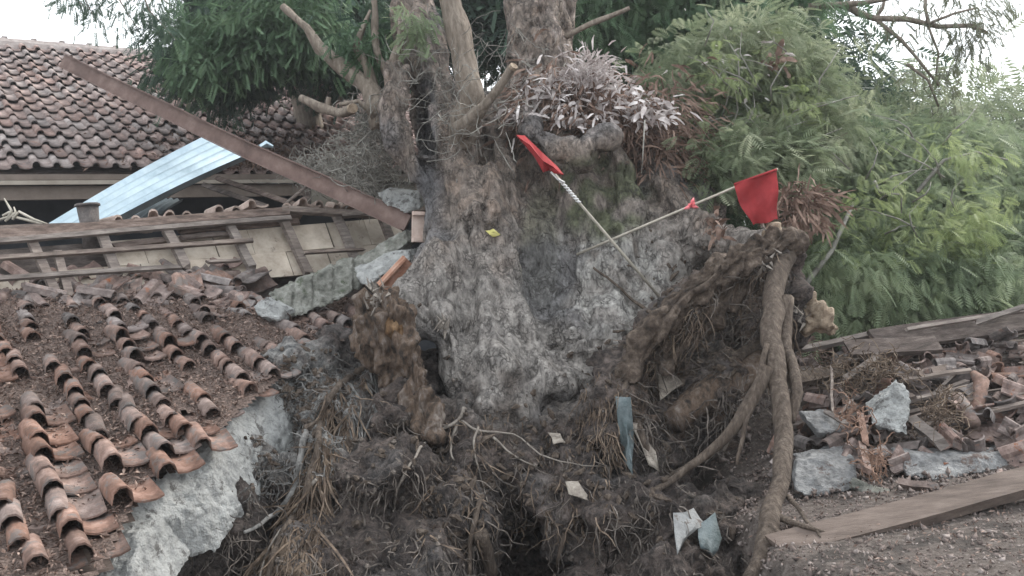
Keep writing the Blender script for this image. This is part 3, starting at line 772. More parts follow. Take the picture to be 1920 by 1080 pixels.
def bark_tint(c):
    u, v = proj(c); c = Vector(c)
    n = noise.noise(c * 2.2); n2 = noise.noise(c * 6)
    w = sm(330, 560, v + 60 * n) * .9
    base = mixc((.29, .25, .225), (.40, .385, .375), w)
    base = mixc(base, (.36, .285, .24), sm(-.1, .5, n2) * (1 - w) * .7)
    base = mixc(base, (.50, .495, .485), min(1, 1.5 * blob(u, v, 1130, 520, 170, 130)) * sm(-.25, .3, n2 + .1))
    base = mixc(base, (.15, .165, .11), min(1, 2 * blob(u, v, 1130, 370, 110, 95)) * sm(-.4, .2, n2))
    base = mixc(base, (.24, .235, .185), min(1, 2 * blob(u, v, 1012, 470, 42, 130)) * .85)
    base = mixc(base, (.17, .18, .20), min(1, 1.6 * blob(u, v, 800, 260, 24, 180)) * .8)  # crevice between the stems: its dark blue shade is painted in
    base = mixc(base, (.20, .205, .225), sm(.15, .5, noise.noise(c * 1.7 + Vector((9, 3, 1)))) * .7)
    base = mixc(base, (.55, .47, .44), sm(.05, .5, noise.noise(c * 9)) * sm(330, 120, v) * .8)
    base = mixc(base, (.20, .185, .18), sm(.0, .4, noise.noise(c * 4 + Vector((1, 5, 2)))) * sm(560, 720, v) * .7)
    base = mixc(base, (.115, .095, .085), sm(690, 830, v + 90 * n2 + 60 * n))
    return base
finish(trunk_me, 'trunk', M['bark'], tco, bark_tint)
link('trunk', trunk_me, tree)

mb = MB()
for (u, v, Y, r) in ((960, 870, 7.0, 105), (850, 870, 6.8, 118), (1085, 830, 7.05, 105), (720, 800, 6.95, 105), (610, 800, 7.0, 105), (570, 735, 7.3, 78), (640, 705, 7.45, 70), (505, 850, 6.7, 88),
                     (480, 930, 6.25, 95), (430, 1000, 5.85, 95), (600, 930, 6.3, 118), (720, 960, 6.15, 128), (850, 985, 6.05, 88), (1090, 950, 6.25, 98), (1175, 850, 6.8, 110),
                     (1150, 740, 7.3, 90), (1190, 1000, 6.0, 115), (1300, 1020, 6.1, 110), (1390, 980, 6.3, 75), (330, 1090, 6.1, 85), (450, 1110, 6.3, 90), (250, 1130, 5.6, 60), (600, 1090, 5.6, 118), (750, 1110, 5.5, 118),
                     (860, 1110, 5.8, 48), (1290, 530, 8.6, 60), (1110, 1120, 5.6, 85), (1240, 1130, 5.5, 110), (1340, 1120, 5.6, 90), (975, 1050, 7.2, 110), (820, 720, 7.5, 70), (700, 700, 7.4, 60),
                     (1290, 700, 8.9, 130), (1380, 610, 8.8, 105), (1410, 770, 8.2, 100), (1350, 890, 7.6, 105), (1290, 590, 8.9, 80), (1440, 880, 7.2, 60), (930, 920, 6.7, 85), (990, 900, 6.7, 85),
                     (545, 690, 7.0, 52), (500, 760, 6.7, 50), (600, 680, 7.1, 46), (640, 650, 7.5, 36), (470, 850, 6.2, 50), (390, 920, 6.1, 60)):
    mb.sphere(P(u, v, Y), px(r, Y), 3)
for ch in ([(1478, 478, 7.0, 34), (1440, 490, 6.95, 38), (1370, 520, 6.95, 42), (1290, 560, 6.95, 46), (1215, 630, 6.85, 46), (1165, 715, 6.75, 46), (1140, 800, 6.5, 50)],
           [(1330, 700, 7.3, 50), (1250, 760, 7.1, 55), (1180, 830, 6.7, 60)], [(1430, 690, 7.1, 34), (1330, 740, 6.9, 40), (1230, 800, 6.7, 40)],
           [(1475, 470, 7.0, 30), (1482, 560, 7.0, 30), (1470, 640, 7.1, 30)]):
    chain(ch)
def soil_disp(c, k):
    u, v = proj(c)
    cell = noise.voronoi(c * 6.5)[0]
    d = .14 * fbm(c, 1.6, 3) + .07 * (1 - 2 * abs(noise.noise(c * 4.5))) + .07 * (.45 - cell[0]) + .045 * fbm(c, 9, 3) + .022 * noise.noise(c * 26)
    d -= .30 * max(0, noise.noise(c * 2.1 + Vector((2, 6, 1))) - .22) * 2
    return d - .03
soil_me, sco = remesh(mb, .027, soil_disp)
def soil_tint(c):
    u, v = proj(c); c = Vector(c); n = noise.noise(c * 2); n2 = noise.noise(c * 7)
    base = mixc((.075, .064, .062), (.135, .112, .104), sm(-.3, .4, n))
    base = mixc(base, (.30, .30, .30), min(1, 2.2 * blob(u, v, 540, 760, 160, 150)) * sm(-.5, .2, n2 + .2))
    base = mixc(base, (.24, .225, .215), min(1, 1.5 * blob(u, v, 970, 740, 160, 70)) * .7)
    base = mixc(base, (.17, .12, .09), min(1, 1.5 * blob(u, v, 1320, 700, 160, 220)) * sm(-.3, .4, n2) * .8)
    base = mixc(base, (.16, .15, .15), sm(.15, .5, noise.noise(c * 3 + Vector((4, 4, 4)))) * .6)
    return base
finish(soil_me, 'root_plate_soil', M['soil'], sco, soil_tint)
link('root_plate_soil', soil_me, tree)

# surface lookup on trunk + soil
def bvh(me, co): return BVHTree.FromPolygons([Vector(c) for c in co], [tuple(p.vertices) for p in me.polygons])
B1, B2 = bvh(trunk_me, tco), bvh(soil_me, sco)
def on(u, v, off=.0, default=7.0):
    d = ray(u, v); dn_ = d.normalized(); best = None
    for b_ in (B1, B2):
        h_ = b_.ray_cast(CAM, dn_)
        if h_[0] is not None and (best is None or h_[3] < best): best = h_[3]
    if best is None: return P(u, v, default)
    return CAM + dn_ * (best - off)

# rotten hollow root
mb = MB()
chain([(722, 560, 7.0, 26), (732, 605, 6.88, 40), (755, 650, 6.85, 34), (778, 720, 6.75, 30), (795, 780, 6.6, 28), (806, 825, 6.5, 16)])
chain([(700, 575, 7.0, 26), (705, 640, 6.9, 36), (740, 700, 6.85, 30)])
rm, rco = remesh(mb, .015, lambda c, k: .10 * fbm(c, 4, 4) + .07 * (abs(noise.noise(Vector((c.x * 11, c.y * 11, c.z * 3)))) * 2 - .6) + .03 * (abs(noise.noise(Vector((c.x * 26, c.y * 26, c.z * 5)))) * 2 - .5))
finish(rm, 'rotten_root', M['rotten']); rro = link('rotten_root', rm, tree); rro['label'] = 'orange brown rotten torn root left of the trunk base'
mb = MB(); chain([(734, 582, 6.88, 20), (744, 620, 6.80, 24), (752, 655, 6.78, 17)])
me, cc_ = remesh(mb, .016, lambda c, k: .05 * fbm(c, 7, 3) + .05 * (abs(noise.noise(Vector((c.x * 16, c.y * 16, c.z * 4)))) * 2 - .6))
finish(me, 'exposed_heartwood', mat('heartwood', [(.04, .028, .02), (.14, .08, .04), (.33, .22, .13)], 12, 8, (1, 1, .4), (30, 1, .03), .9)); link('exposed_heartwood', me, tree)
mb = MB()
chain([(1474, 452, 6.9, 24), (1420, 474, 6.78, 30), (1350, 512, 6.72, 34), (1285, 560, 6.70, 34), (1225, 628, 6.62, 30), (1185, 700, 6.55, 22)])
chain([(1440, 505, 6.9, 22), (1370, 545, 6.82, 26), (1300, 600, 6.78, 24), (1245, 680, 6.7, 18)])
def slab_disp(c, k):
    al, ac = -c.x * .72 - c.z * .69, c.x * .69 - c.z * .72
    w = noise.noise(c * 3) * .12
    return .08 * fbm(c, 3.5, 3) + .075 * (abs(noise.noise(Vector(((ac + w) * 11, c.y * 11, al * 1.3)))) * 2 - .5) + .03 * (abs(noise.noise(Vector(((ac + w) * 28, c.y * 28, al * 4)))) * 2 - .5)
me, cc_ = remesh(mb, .017, slab_disp)
finish(me, 'torn_root_slab', mat('torn_wood', [(.03, .024, .02), (.075, .056, .045), (.13, .10, .08), (.25, .20, .165)], 12, 10, (1, 1, 1), (30, 1, .04), .95)); o = link('torn_root_slab', me, tree); o['label'] = 'torn dark brown root flare sweeping up to the right'
# torn pale splinters
mb = MB()
for (u, v, Y, n, rad) in ((710, 560, 6.9, 40, 24), (1450, 440, 6.9, 24, 20), (1500, 590, 6.9, 30, 22), (1430, 500, 6.75, 30, 30), (830, 610, 6.95, 16, 12)):
    for k in range(n):
        c = P(u + R.gauss(0, rad * .5), v + R.gauss(0, rad * .5), Y + R.gauss(0, .06))
        dd = Vector((R.gauss(0, .4), R.gauss(0, .3) - .1, R.gauss(.2, .6))).normalized() * R.uniform(.04, .12)
        mb.tube([c, c + dd], [R.uniform(.006, .02), .002], 4)
link('splinters', mb.mesh('splinters', M['root_pale']), tree, 'stuff')
mb = MB()
chain([(1490, 560, 7.0, 22), (1520, 590, 6.95, 26), (1550, 606, 6.9, 24)])
me, cc_ = remesh(mb, .02, lambda c, k: .10 * fbm(c, 5, 3) + .05 * abs(noise.noise(c * 14)))
finish(me, 'sawn_root_end', M['cut_wood'], smooth=False); o = link('sawn_root_end', me, tree); o['label'] = 'pale torn stump at the right edge of the root plate'
masonry_pts = None
mb = MB(); chain([(1438, 440, 6.9, 12), (1455, 430, 6.9, 14), (1462, 452, 6.88, 8)])
me, cc_ = remesh(mb, .012, lambda c, k: .03 * fbm(c, 9, 3)); finish(me, 'pale_splint', M['cut_wood']); link('pale_splint', me, tree)

# limbs
def limb(lst, name='limb', mt='limb', seg=10, wob=.35, label=None, onsurf=False):
    pts_, rr = [], []
    for a, b in zip(lst, lst[1:]):
        for k in range(4):
            t = k / 4; u, v, Y, r = [x + (y - x) * t for x, y in zip(a, b)]
            p = P(u, v, Y); p += Vector((noise.noise(p * 3), 0, noise.noise(p * 3 + Vector((5, 5, 5))))) * px(r, Y) * .5
            pts_.append(p); rr.append(px(r, Y) * (1 + .18 * noise.noise(p * 6)))
    pts_.append(P(*lst[-1][:3])); rr.append(px(lst[-1][3], lst[-1][2]))
    m_ = MB(); m_.tube(pts_, rr, seg, wob=wob); o = link(name, m_.mesh(name, M[mt], True), tree)
    if label: o['label'] = label
    return o
limb([(835, -60, 8.1, 19), (850, 40, 8.1, 21), (872, 120, 8.05, 23), (884, 180, 8.0, 22), (872, 225, 8.1, 25), (864, 270, 8.3, 26)], label='smooth brown stem in front of the main trunk')
o = limb([(868, 245, 8.0, 20), (905, 205, 7.8, 11), (935, 165, 7.7, 9), (962, 126, 7.6, 8)], label='short sawn branch stub rising to the right')
m_ = MB(); m_.tube([P(961, 128, 7.59), P(964, 123, 7.57)], [.04, .038], 9); c_ = link('cut_face', m_.mesh('cf', M['cut_wood']), o); c_.matrix_parent_inverse = o.matrix_world.inverted()
limb([(530, 12, 8.9, 6), (575, 50, 8.8, 9), (600, 90, 8.75, 12), (640, 125, 8.7, 14), (690, 165, 8.6, 16), (720, 215, 8.5, 24)])
limb([(668, 85, 8.7, 7), (690, 125, 8.6, 9), (700, 175, 8.6, 12), (715, 240, 8.5, 18)])
limb([(700, -20, 8.7, 6), (703, 50, 8.7, 7), (712, 110, 8.6, 8), (735, 160, 8.6, 10)])
limb([(694, 20, 8.7, 3), (680, 55, 8.7, 5), (668, 85, 8.7, 7)])
limb([(735, 130, 8.5, 11), (748, 85, 8.45, 9), (752, 45, 8.4, 4)])
limb([(748, 85, 8.45, 6), (765, 60, 8.4, 3)])
o = limb([(564, 184, 8.6, 6), (600, 200, 8.5, 8), (640, 212, 8.4, 9), (662, 203, 8.3, 10)], label='sawn crooked branch with a pale cut end over the far roof')
m_ = MB(); m_.tube([P(660, 204, 8.28), P(662, 203, 8.22)], [px(10, 8.3), px(9, 8.3)], 10); link('cut_face', m_.mesh('cf', M['cut_wood']), o)
limb([(616, 182, 8.45, 4), (614, 200, 8.48, 5)]); limb([(635, 196, 8.4, 4), (672, 190, 8.4, 4), (700, 215, 8.5, 8)])
limb([(1060, 70, 8.9, 6), (1110, 45, 8.8, 5), (1180, 15, 8.8, 4)])
# large roots as individuals
def sroot(pix, r0, r1, mt='root', name='root', off=.05, label=None, yfix=None, seg=8):
    pts_ = []
    for k, q in enumerate(pix):
        pts_.append(P(*q) if len(q) == 3 else on(q[0], q[1], off))
    # smooth + resample
    out, n = [], len(pts_)
    for k in range(n - 1):
        p0, p1, p2, p3 = pts_[max(k - 1, 0)], pts_[k], pts_[k + 1], pts_[min(k + 2, n - 1)]
        for t in (0, .25, .5, .75):
            out.append(.5 * ((2 * p1) + (p2 - p0) * t + (2 * p0 - 5 * p1 + 4 * p2 - p3) * t * t + (3 * p1 - p0 - 3 * p2 + p3) * t ** 3))
    out.append(pts_[-1])
    m = len(out); rr = [(r0 + (r1 - r0) * i / (m - 1)) * (1 + .22 * noise.noise(out[i] * 3.2)) for i in range(m)]
    if len(pix[0]) == 2:
        out = [on(*proj(p), off * .7) for p in out]
    out = [p + Vector((noise.noise(p * 5), noise.noise(p * 5 + Vector((3, 3, 3))), noise.noise(p * 5 + Vector((7, 1, 1))))) * .03 for p in out]
    m_ = MB(); m_.tube(out, rr, seg, wob=.3)
    o = link(name, m_.mesh(name, M[mt], True), tree)
    if label: o['label'] = label
    return o
sroot([(1478, 470, 6.9), (1452, 540, 6.6), (1448, 640, 6.2), (1462, 740, 5.9), (1472, 830, 5.6), (1458, 920, 5.3), (1440, 1000, 5.0), (1405, 1090, 4.75)], .076, .05, label='long thick vertical root at the right end of the root plate', seg=12)
sroot([(1478, 560, 6.5), (1470, 640, 6.3), (1492, 720, 5.95), (1486, 790, 5.8)], .06, .03)
sroot([(1440, 990, 5.0), (1480, 1020, 4.9), (1540, 1060, 4.6), (1580, 1085, 4.5)], .03, .008, 'root')
sroot([(1450, 960, 5.2), (1500, 990, 4.95), (1560, 1000, 4.9)], .025, .008, 'root')
sroot([(1480, 930, 5.3), (1500, 960, 5.1), (1535, 1010, 4.85)], .02, .006, 'root')
sroot([(1440, 690, 6.0), (1400, 770, 5.9), (1350, 830, 5.9), (1290, 880, 5.9), (1200, 930, 5.8)], .05, .02, label='slanting root running down left from the vertical root')
sroot([(1435, 650, 6.1), (1420, 740, 5.9), (1395, 800, 5.85), (1385, 870, 5.8)], .022, .012, 'root')
sroot([(1425, 700, 6.0), (1380, 790, 5.95), (1355, 850, 5.95)], .014, .01, 'root_pale')
sroot([(1115, 500), (1150, 530), (1200, 570), (1240, 586), (1290, 575), (1340, 540), (1400, 520)], .012, .022, 'root', off=.08, label='thin dark root looping across the trunk')
sroot([(1480, 480), (1380, 500), (1290, 545), (1220, 620), (1180, 700), (1150, 790)], .03, .02, off=.04)
sroot([(1430, 690, 7.0), (1340, 730, 6.8), (1260, 790, 6.6)], .15, .11, 'rotten', off=.1, label='fat brown fibrous root inside the hollow', seg=12)
sroot([(1440, 650, 7.2), (1350, 690, 7.0), (1270, 730, 6.9)], .09, .06, 'root')
sroot([(868, 765), (855, 790), (810, 815), (770, 870), (745, 920), (735, 960)], .017, .006, 'root_pale', off=.05, label='pale branching root in the middle of the soil, left fork')
sroot([(862, 790), (900, 808), (960, 815), (1030, 860), (1090, 870), (1150, 875)], .010, .003, 'root_pale', off=.06)
sroot([(895, 800), (892, 850), (905, 900), (915, 940)], .010, .003, 'root_pale', off=.06)
sroot([(855, 795), (848, 840), (856, 865)], .014, .005, 'root_pale', off=.05)
sroot([(920, 820), (960, 850), (1010, 880)], .010, .004, 'root_pale', off=.05)
sroot([(700, 680), (665, 700), (640, 720), (610, 760), (595, 830), (575, 930), (530, 1000), (500, 1090)], .03, .02, 'root', off=.09, label='brown fibrous root hanging down the left of the soil')
sroot([(572, 800), (560, 870), (545, 930), (500, 975), (462, 1000)], .028, .012, 'fibre_grey', off=.07)
sroot([(595, 900), (560, 950), (515, 1010), (480, 1090)], .011, .006, 'root_pale', off=.1)
sroot([(340, 865), (370, 880), (410, 890)], .014, .012, 'root', off=.06)
sroot([(255, 1080), (290, 1010), (340, 950), (400, 900)], .045, .03, 'root_pale', off=.05)
sroot([(900, 1000), (915, 1050), (925, 1090)], .05, .035, 'root', off=.08)
sroot([(905, 930), (885, 1000), (880, 1080)], .02, .012, 'root', off=.05)
sroot([(1060, 1000), (1050, 1050), (1040, 1090)], .02, .012, 'root', off=.05)
sroot([(1190, 790), (1215, 840), (1235, 880)], .035, .015, 'root', off=.07)
sroot([(1240, 900), (1300, 870), (1350, 830)], .02, .03, 'root', off=.1)
# fine hair roots (uncountable)
def hairs(name, regions, mt, label=None):
    m_ = MB()
    for (poly, n, ln, dirv, r, curl) in regions:
        us = [p[0] for p in poly]; vs_ = [p[1] for p in poly]
        k = 0
        while k < n:
            u, v = R.uniform(min(us), max(us)), R.uniform(min(vs_), max(vs_))
            ins = False
            for a in range(len(poly)):
                (x1, y1), (x2, y2) = poly[a], poly[a - 1]
                if (y1 > v) != (y2 > v) and u < (x2 - x1) * (v - y1) / (y2 - y1) + x1: ins = not ins
            if not ins: continue
            k += 1
            p = on(u, v, .015)
            d = Vector(dirv) + Vector((R.gauss(0, .35), R.gauss(-.15, .3), R.gauss(0, .3)))
            L = ln * R.uniform(.4, 1.5); pts_ = [p]
            for s in range(5):
                d = d + Vector((R.gauss(0, curl), R.gauss(0, curl), R.gauss(-.12, curl))); d.normalize()
                pts_.append(pts_[-1] + d * L / 5)
            r_ = r * R.uniform(.5, 1.5)
            m_.tube(pts_, [r_, r_, r_ * .9, r_ * .8, r_ * .6, r_ * .3], 3, False)
    link(name, m_.mesh(name, M[mt]), tree, 'stuff')
hairs('hair_roots_dark', [([(480, 780), (650, 650), (860, 800), (1150, 780), (1450, 850), (1420, 1080), (300, 1080)], 1300, .22, (0, -.2, -.8), .0045, .45),
                          ([(1150, 800), (1180, 640), (1300, 520), (1480, 450), (1490, 560), (1450, 800), (1250, 900)], 800, .28, (-.5, -.2, -.5), .005, .4)], 'fibre_dark')
hairs('hair_roots_brown', [([(620, 700), (700, 680), (620, 900), (600, 1080), (470, 1080), (540, 950), (590, 830)], 1100, .40, (-.18, -.25, -.9), .0065, .18),
                           ([(1160, 720), (1210, 620), (1300, 530), (1470, 460), (1490, 520), (1350, 600), (1230, 700), (1190, 800)], 380, .28, (-.8, -.05, -.5), .0038, .22),
                           ([(1430, 560), (1490, 560), (1500, 900), (1440, 900)], 160, .25, (-.1, -.2, -.9), .006, .2),
                           ([(820, 780), (1150, 760), (1150, 1000), (760, 1040)], 220, .22, (0, -.3, -.8), .005, .35),
                           ([(1090, 700), (1180, 690), (1160, 850), (1080, 850)], 110, .28, (-.15, -.2, -1), .004, .25)], 'fibre_brown')
hairs('hair_roots_grey', [([(440, 860), (480, 760), (620, 640), (700, 680), (620, 900), (450, 950)], 800, .13, (-.2, -.3, -.5), .004, .7),
                          ([(660, 680), (710, 680), (700, 790), (640, 790)], 120, .3, (-.02, -.2, -1), .007, .12)], 'fibre_grey')
# small clods and stones in the soil
mb = MB()
for k in range(420):
    u, v = R.uniform(300, 1450), R.uniform(700, 1085)
    p = on(u, v, .01, 30)
    if p.y > 12: continue
    s = R.uniform(.006, .02)
    mb.tube([p + Vector((0, 0, -s)), p, p + Vector((R.uniform(-s, s) * .5, 0, s))], [s * R.uniform(.2, .9), s * R.uniform(.6, 1.3), s * R.uniform(.2, .6)], 4)
link('soil_clods', mb.mesh('clods', M['fibre_dark']), tree, 'stuff')
mb = MB()      # matted dark clods under the overhang and torn bark scraps, each a small jagged lump
for k in range(900):
    u, v = R.choice(((R.gauss(540, 60), R.gauss(770, 70)), (R.gauss(1330, 80), R.gauss(640, 90)), (R.gauss(950, 200), R.gauss(880, 90))))
    p = on(u, v, .0, 30)
    if p.y > 12: continue
    s = R.uniform(.012, .05); e = Euler((R.uniform(0, 6), R.uniform(0, 6), R.uniform(0, 6))).to_matrix()
    mb.tube([p + e @ Vector((0, 0, -s)), p + e @ Vector((s * .2, 0, 0)), p + e @ Vector((0, s * .3, s * R.uniform(.6, 2)))], [s * .3, s * R.uniform(.4, .8), s * .15], 5)
link('torn_bark_scraps', mb.mesh('scraps', M['root']), tree, 'stuff')
# moving on: rags caught in the roots
def rag(name, poly, mt, label, cat, off=.1, thick=.012, Y=None):
    pts_ = [P(p[0], p[1], Y) if Y else on(p[0], p[1], off) for p in poly]
    c = sum(pts_, Vector()) / len(pts_)
    ring = []
    n = len(pts_); V = [c]; Fq = []
    rings = 4
    for k in range(1, rings + 1):
        for i in range(n * 2):
            a = pts_[i // 2] if i % 2 == 0 else (pts_[i // 2] + pts_[(i // 2 + 1) % n]) / 2
            p = c.lerp(a, k / rings)
            p += Vector((0, -1, 0)) * (.05 * noise.noise(p * 9) + .03 * noise.noise(p * 20)) + Vector((noise.noise(p * 16), 0, noise.noise(p * 15 + Vector((2, 2, 2))))) * .02
            V.append(p)
    m = n * 2
    for i in range(m): Fq.append((0, 1 + i, 1 + (i + 1) % m))
    for k in range(rings - 1):
        for i in range(m): Fq.append((1 + k * m + i, 1 + (k + 1) * m + i, 1 + (k + 1) * m + (i + 1) % m, 1 + k * m + (i + 1) % m))
    nv = len(V); V += [p + Vector((0, thick, 0)) for p in V]; Fb = [tuple(x + nv for x in reversed(f)) for f in Fq]
    o_ = 1 + (rings - 1) * m
    Fe = [(o_ + i, nv + o_ + i, nv + o_ + (i + 1) % m, o_ + (i + 1) % m) for i in range(m)]
    m_ = MB(); m_.add(V, Fq + Fb + Fe)
    return tag(link(name, m_.mesh(name, mt, True)), label, cat)
rag('rag', [(1225, 655), (1262, 660), (1268, 700), (1282, 722), (1240, 752), (1232, 700)], M['cloth_grey'], 'grey brown rag hanging in the right root hollow', 'rag')
rag('plastic_scrap', [(1262, 965), (1300, 955), (1325, 985), (1290, 1005), (1268, 1038)], M['cloth_white'], 'white plastic scrap low in the roots', 'plastic scrap')
rag('plastic_scrap', [(1310, 985), (1340, 960), (1352, 1010), (1335, 1045), (1312, 1030)], M['cloth_blue'], 'dark blue grey plastic scrap right of the white one', 'plastic scrap')
rag('plastic_scrap', [(1155, 745), (1180, 745), (1190, 830), (1186, 890), (1168, 860)], M['cloth_blue'], 'long blue grey plastic strip hanging in the soil', 'plastic scrap')
rag('rag', [(1060, 905), (1082, 900), (1100, 925), (1102, 940), (1066, 925)], M['cloth_grey'], 'small beige rag in the middle of the soil', 'rag')
rag('plastic_scrap', [(1026, 812), (1052, 812), (1060, 830), (1040, 835)], M['cloth_grey'], 'tiny pale scrap above the beige rag', 'plastic scrap')
rag('rag', [(1180, 790), (1198, 795), (1230, 850), (1236, 885), (1215, 870)], M['cloth_grey'], 'twisted pale rag beside the blue grey strip', 'rag')
rag('yellow_leaf_tuft', [(908, 432), (925, 428), (940, 438), (925, 444)], mat('yellow_leaf', [(.45, .42, .15), (.55, .5, .2)], 10), 'small yellow leaf tuft stuck on the trunk', 'leaf', off=.03, thick=.006)

# ------------------------------------------------------------------ flags
def flag1():
    t = thing('red_flag', 'rolled up red flag on a pole slanting down to the right', 'flag', P(1235, 555, 7.4))
    e0_, e1_ = P(985, 262, 7.15), on(1236, 556, .02)
    m_ = MB(); m_.tube([e0_, e0_.lerp(e1_, .33), e0_.lerp(e1_, .66), e1_], [.009, .012, .014, .013], 8); link('pole', m_.mesh('pole', M['bamboo'], True), t)
    out = [(968, 253), (984, 254), (1015, 284), (1045, 312), (1057, 327), (1040, 324), (1030, 318), (1019, 322), (1003, 294), (985, 272)]
    V = []; mid = []
    for k, (u, v) in enumerate(out): V.append(P(u, v, 7.06 + .03 * math.sin(k * 2.3)))
    m_ = MB(); n = len(V)
    half = [((V[i] + V[-1 - i]) / 2) + Vector((0, -.06, 0)) for i in range(n // 2)]
    fs = []; allv = V + half + [v + Vector((0, .05, 0)) for v in V]
    for i in range(n // 2 - 1):
        fs += [(i, i + 1, n + i + 1, n + i), (n + i, n + i + 1, n - 2 - i, n - 1 - i)]
        b0 = n + n // 2
        fs += [(b0 + i + 1, b0 + i, b0 + n - 1 - i, b0 + n - 2 - i)]
    for i in range(n): fs.append((i, n + n // 2 + i, n + n // 2 + (i + 1) % n, (i + 1) % n))
    m_.add(allv, fs); link('cloth', m_.mesh('cloth', M['red'], False), t)
    m_ = MB(); m_.tube([P(1033, 322, 7.08), P(1046, 336, 7.1), P(1058, 342, 7.14)], .009, 6)
    link('white_cord', m_.mesh('cord', M['tape'], True), t)
    for k in range(8):
        a = e0_.lerp(e1_, .26 + k * .017); m_ = MB()
        m_.tube([a + Vector((-.022, 0, .012)), a + Vector((0, -.02, 0)), a + Vector((.022, 0, -.004))], [.006, .013, .005], 5)
        link('white_binding', m_.mesh('tape', M['tape'], True), t)
flag1()
def flag2():
    t = thing('red_flag', 'open square red flag on a pole slanting up to the right', 'flag', P(1080, 478, 7.5))
    a_, b_ = on(1082, 477, .02), P(1458, 317, 6.75)
    m_ = MB(); m_.tube([a_, a_.lerp(b_, .4), a_.lerp(b_, .7), b_], [.013, .012, .011, .009], 8); link('pole', m_.mesh('pole', M['bamboo'], True), t)
    TL, TR, BR, BL = P(1376, 346, 6.80), P(1456, 318, 6.73), P(1461, 411, 6.74), P(1412, 422, 6.80)
    n = 12; V = []; Fq = []
    for lay in (0, 1):
        for j in range(n + 1):
            for i in range(n + 1):
                s, q = i / n, j / n
                l = TL.lerp(BL, q) + ray(0, 0) * 0; p = l.lerp(TR.lerp(BR, q), s)
                bulge = math.sin(q * math.pi) * (1 - s)
                p += Vector((.03 * -bulge, -.03 * math.sin(s * 8 + q * 3) * (.4 + q) - .016 * math.sin(q * 9 + s * 4), .008 * math.sin(s * 9) * q)) + Vector((0, lay * .003, 0))
                V.append(p)
    o_ = (n + 1) ** 2
    for j in range(n):
        for i in range(n):
            q_ = (j * (n + 1) + i, j * (n + 1) + i + 1, (j + 1) * (n + 1) + i + 1, (j + 1) * (n + 1) + i)
            Fq += [q_[::-1], tuple(x + o_ for x in q_)]
    m_ = MB(); m_.add(V, Fq); link('cloth', m_.mesh('cloth', M['red'], True), t)
    m_ = MB(); m_.tube([TL + Vector((0, -.008, 0)), TR + Vector((0, -.008, 0))], .011, 6); link('cloth_sleeve', m_.mesh('sleeve', M['red'], True), t)
    m_ = MB(); c_ = a_.lerp(b_, .605)
    for (dx, dz) in ((-.06, -.02), (.05, .02), (.03, .065), (.06, -.02), (-.02, .02)):
        m_.tube([c_, c_ + Vector((dx * .5, -.03, dz * .6)), c_ + Vector((dx, -.01, dz))], [.01, .018, .004], 5)
    link('ribbon_tie', m_.mesh('tie', M['pink'], True), t)
flag2()

# ------------------------------------------------------------------ dry vines and epiphytes
def tangle(name, cen, rad, n, ln, r, mt, label, cat, curl=.5, dirv=(0, 0, 0)):
    m_ = MB()
    for _ in range(n):
        cu, cv, ru, rv, Y = R.choice(cen)
        p = P(cu + R.gauss(0, ru), cv + R.gauss(0, rv), Y + R.gauss(0, .15)); d = Vector((R.gauss(0, 1), R.gauss(0, .4), R.gauss(0, 1))) + Vector(dirv)
        d.normalize(); pts_ = [p]
        for s in range(7):
            d = (d + Vector((R.gauss(0, curl), R.gauss(0, curl), R.gauss(0, curl)))).normalized(); pts_.append(pts_[-1] + d * ln / 7 * R.uniform(.6, 1.4))
        rr = r * R.uniform(.5, 1.5); m_.tube(pts_, [rr] * 7 + [rr * .4], 3, False)
    return tag(link(name, m_.mesh(name, M[mt])), label, cat, kind='stuff')
tangle('dry_vines', [(690, 265, 14, 36, 8.9), (690, 315, 26, 26, 9.3), (640, 310, 26, 26, 9.9), (720, 345, 22, 12, 9.3), (590, 320, 26, 12, 10.6), (700, 230, 12, 30, 8.7)], 0, 1000, .36, .0042, 'vine', 'grey tangle of dry vines hanging left of the trunk', 'dry vines')
tangle('dry_twigs', [(870, 250, 40, 30, 7.9), (930, 190, 35, 25, 8.2), (790, 130, 35, 50, 8.3), (860, 160, 30, 50, 8.0), (1000, 150, 40, 60, 8.5)], 0, 260, .40, .003, 'vine', 'thin dry twigs and creepers across the stems', 'dry twigs', .35)

def blades(regs, mt):
    """curled strap leaves: regs = (u, v, ru, rv, Y, n, len, width, upbias)"""
    Vs, Qs = [], []
    k = 0
    for (cu, cv, ru, rv, Y, n, ln, w, ub) in regs:
        for _ in range(n):
            uu, vv = cu + R.gauss(0, ru), cv + R.gauss(0, rv)
            p = P(uu, vv, Y + R.gauss(0, .12)); d = Vector(((uu - cu) / 60 + R.gauss(0, .5), -.5 + R.gauss(0, .4), ub + R.gauss(0, .5))).normalized()
            s = d.cross(Vector((R.gauss(0, .4), -1, R.gauss(0, .4)))).normalized(); L = ln * R.uniform(.5, 1.4); W = w * R.uniform(.5, 1.4)
            cur = []
            for q in range(5):
                ww = W * (.5, 1, .95, .75, .3)[q] * (1 + .3 * R.gauss(0, 1) * (q > 1))
                sn = s + Vector((0, -.5 * math.sin(q * 1.3 + vv), 0))
                cur += [p - sn * ww / 2, p + sn * ww / 2]
                d = (d + Vector((R.gauss(0, .12), R.gauss(-.05, .2), -.22 + R.gauss(0, .15)))).normalized(); p = p + d * L / 4
            Vs += cur
            for q in range(4): Qs.append((k + 2 * q, k + 2 * q + 1, k + 2 * q + 3, k + 2 * q + 2))
            k += 10
    return np_mesh('blades', [tuple(v) for v in Vs], Qs, M[mt])
fern = thing('dry_fern_clump', 'clump of pale dried ferns growing on the trunk fork above the flags', 'dead fern', P(1080, 230, 8.6))
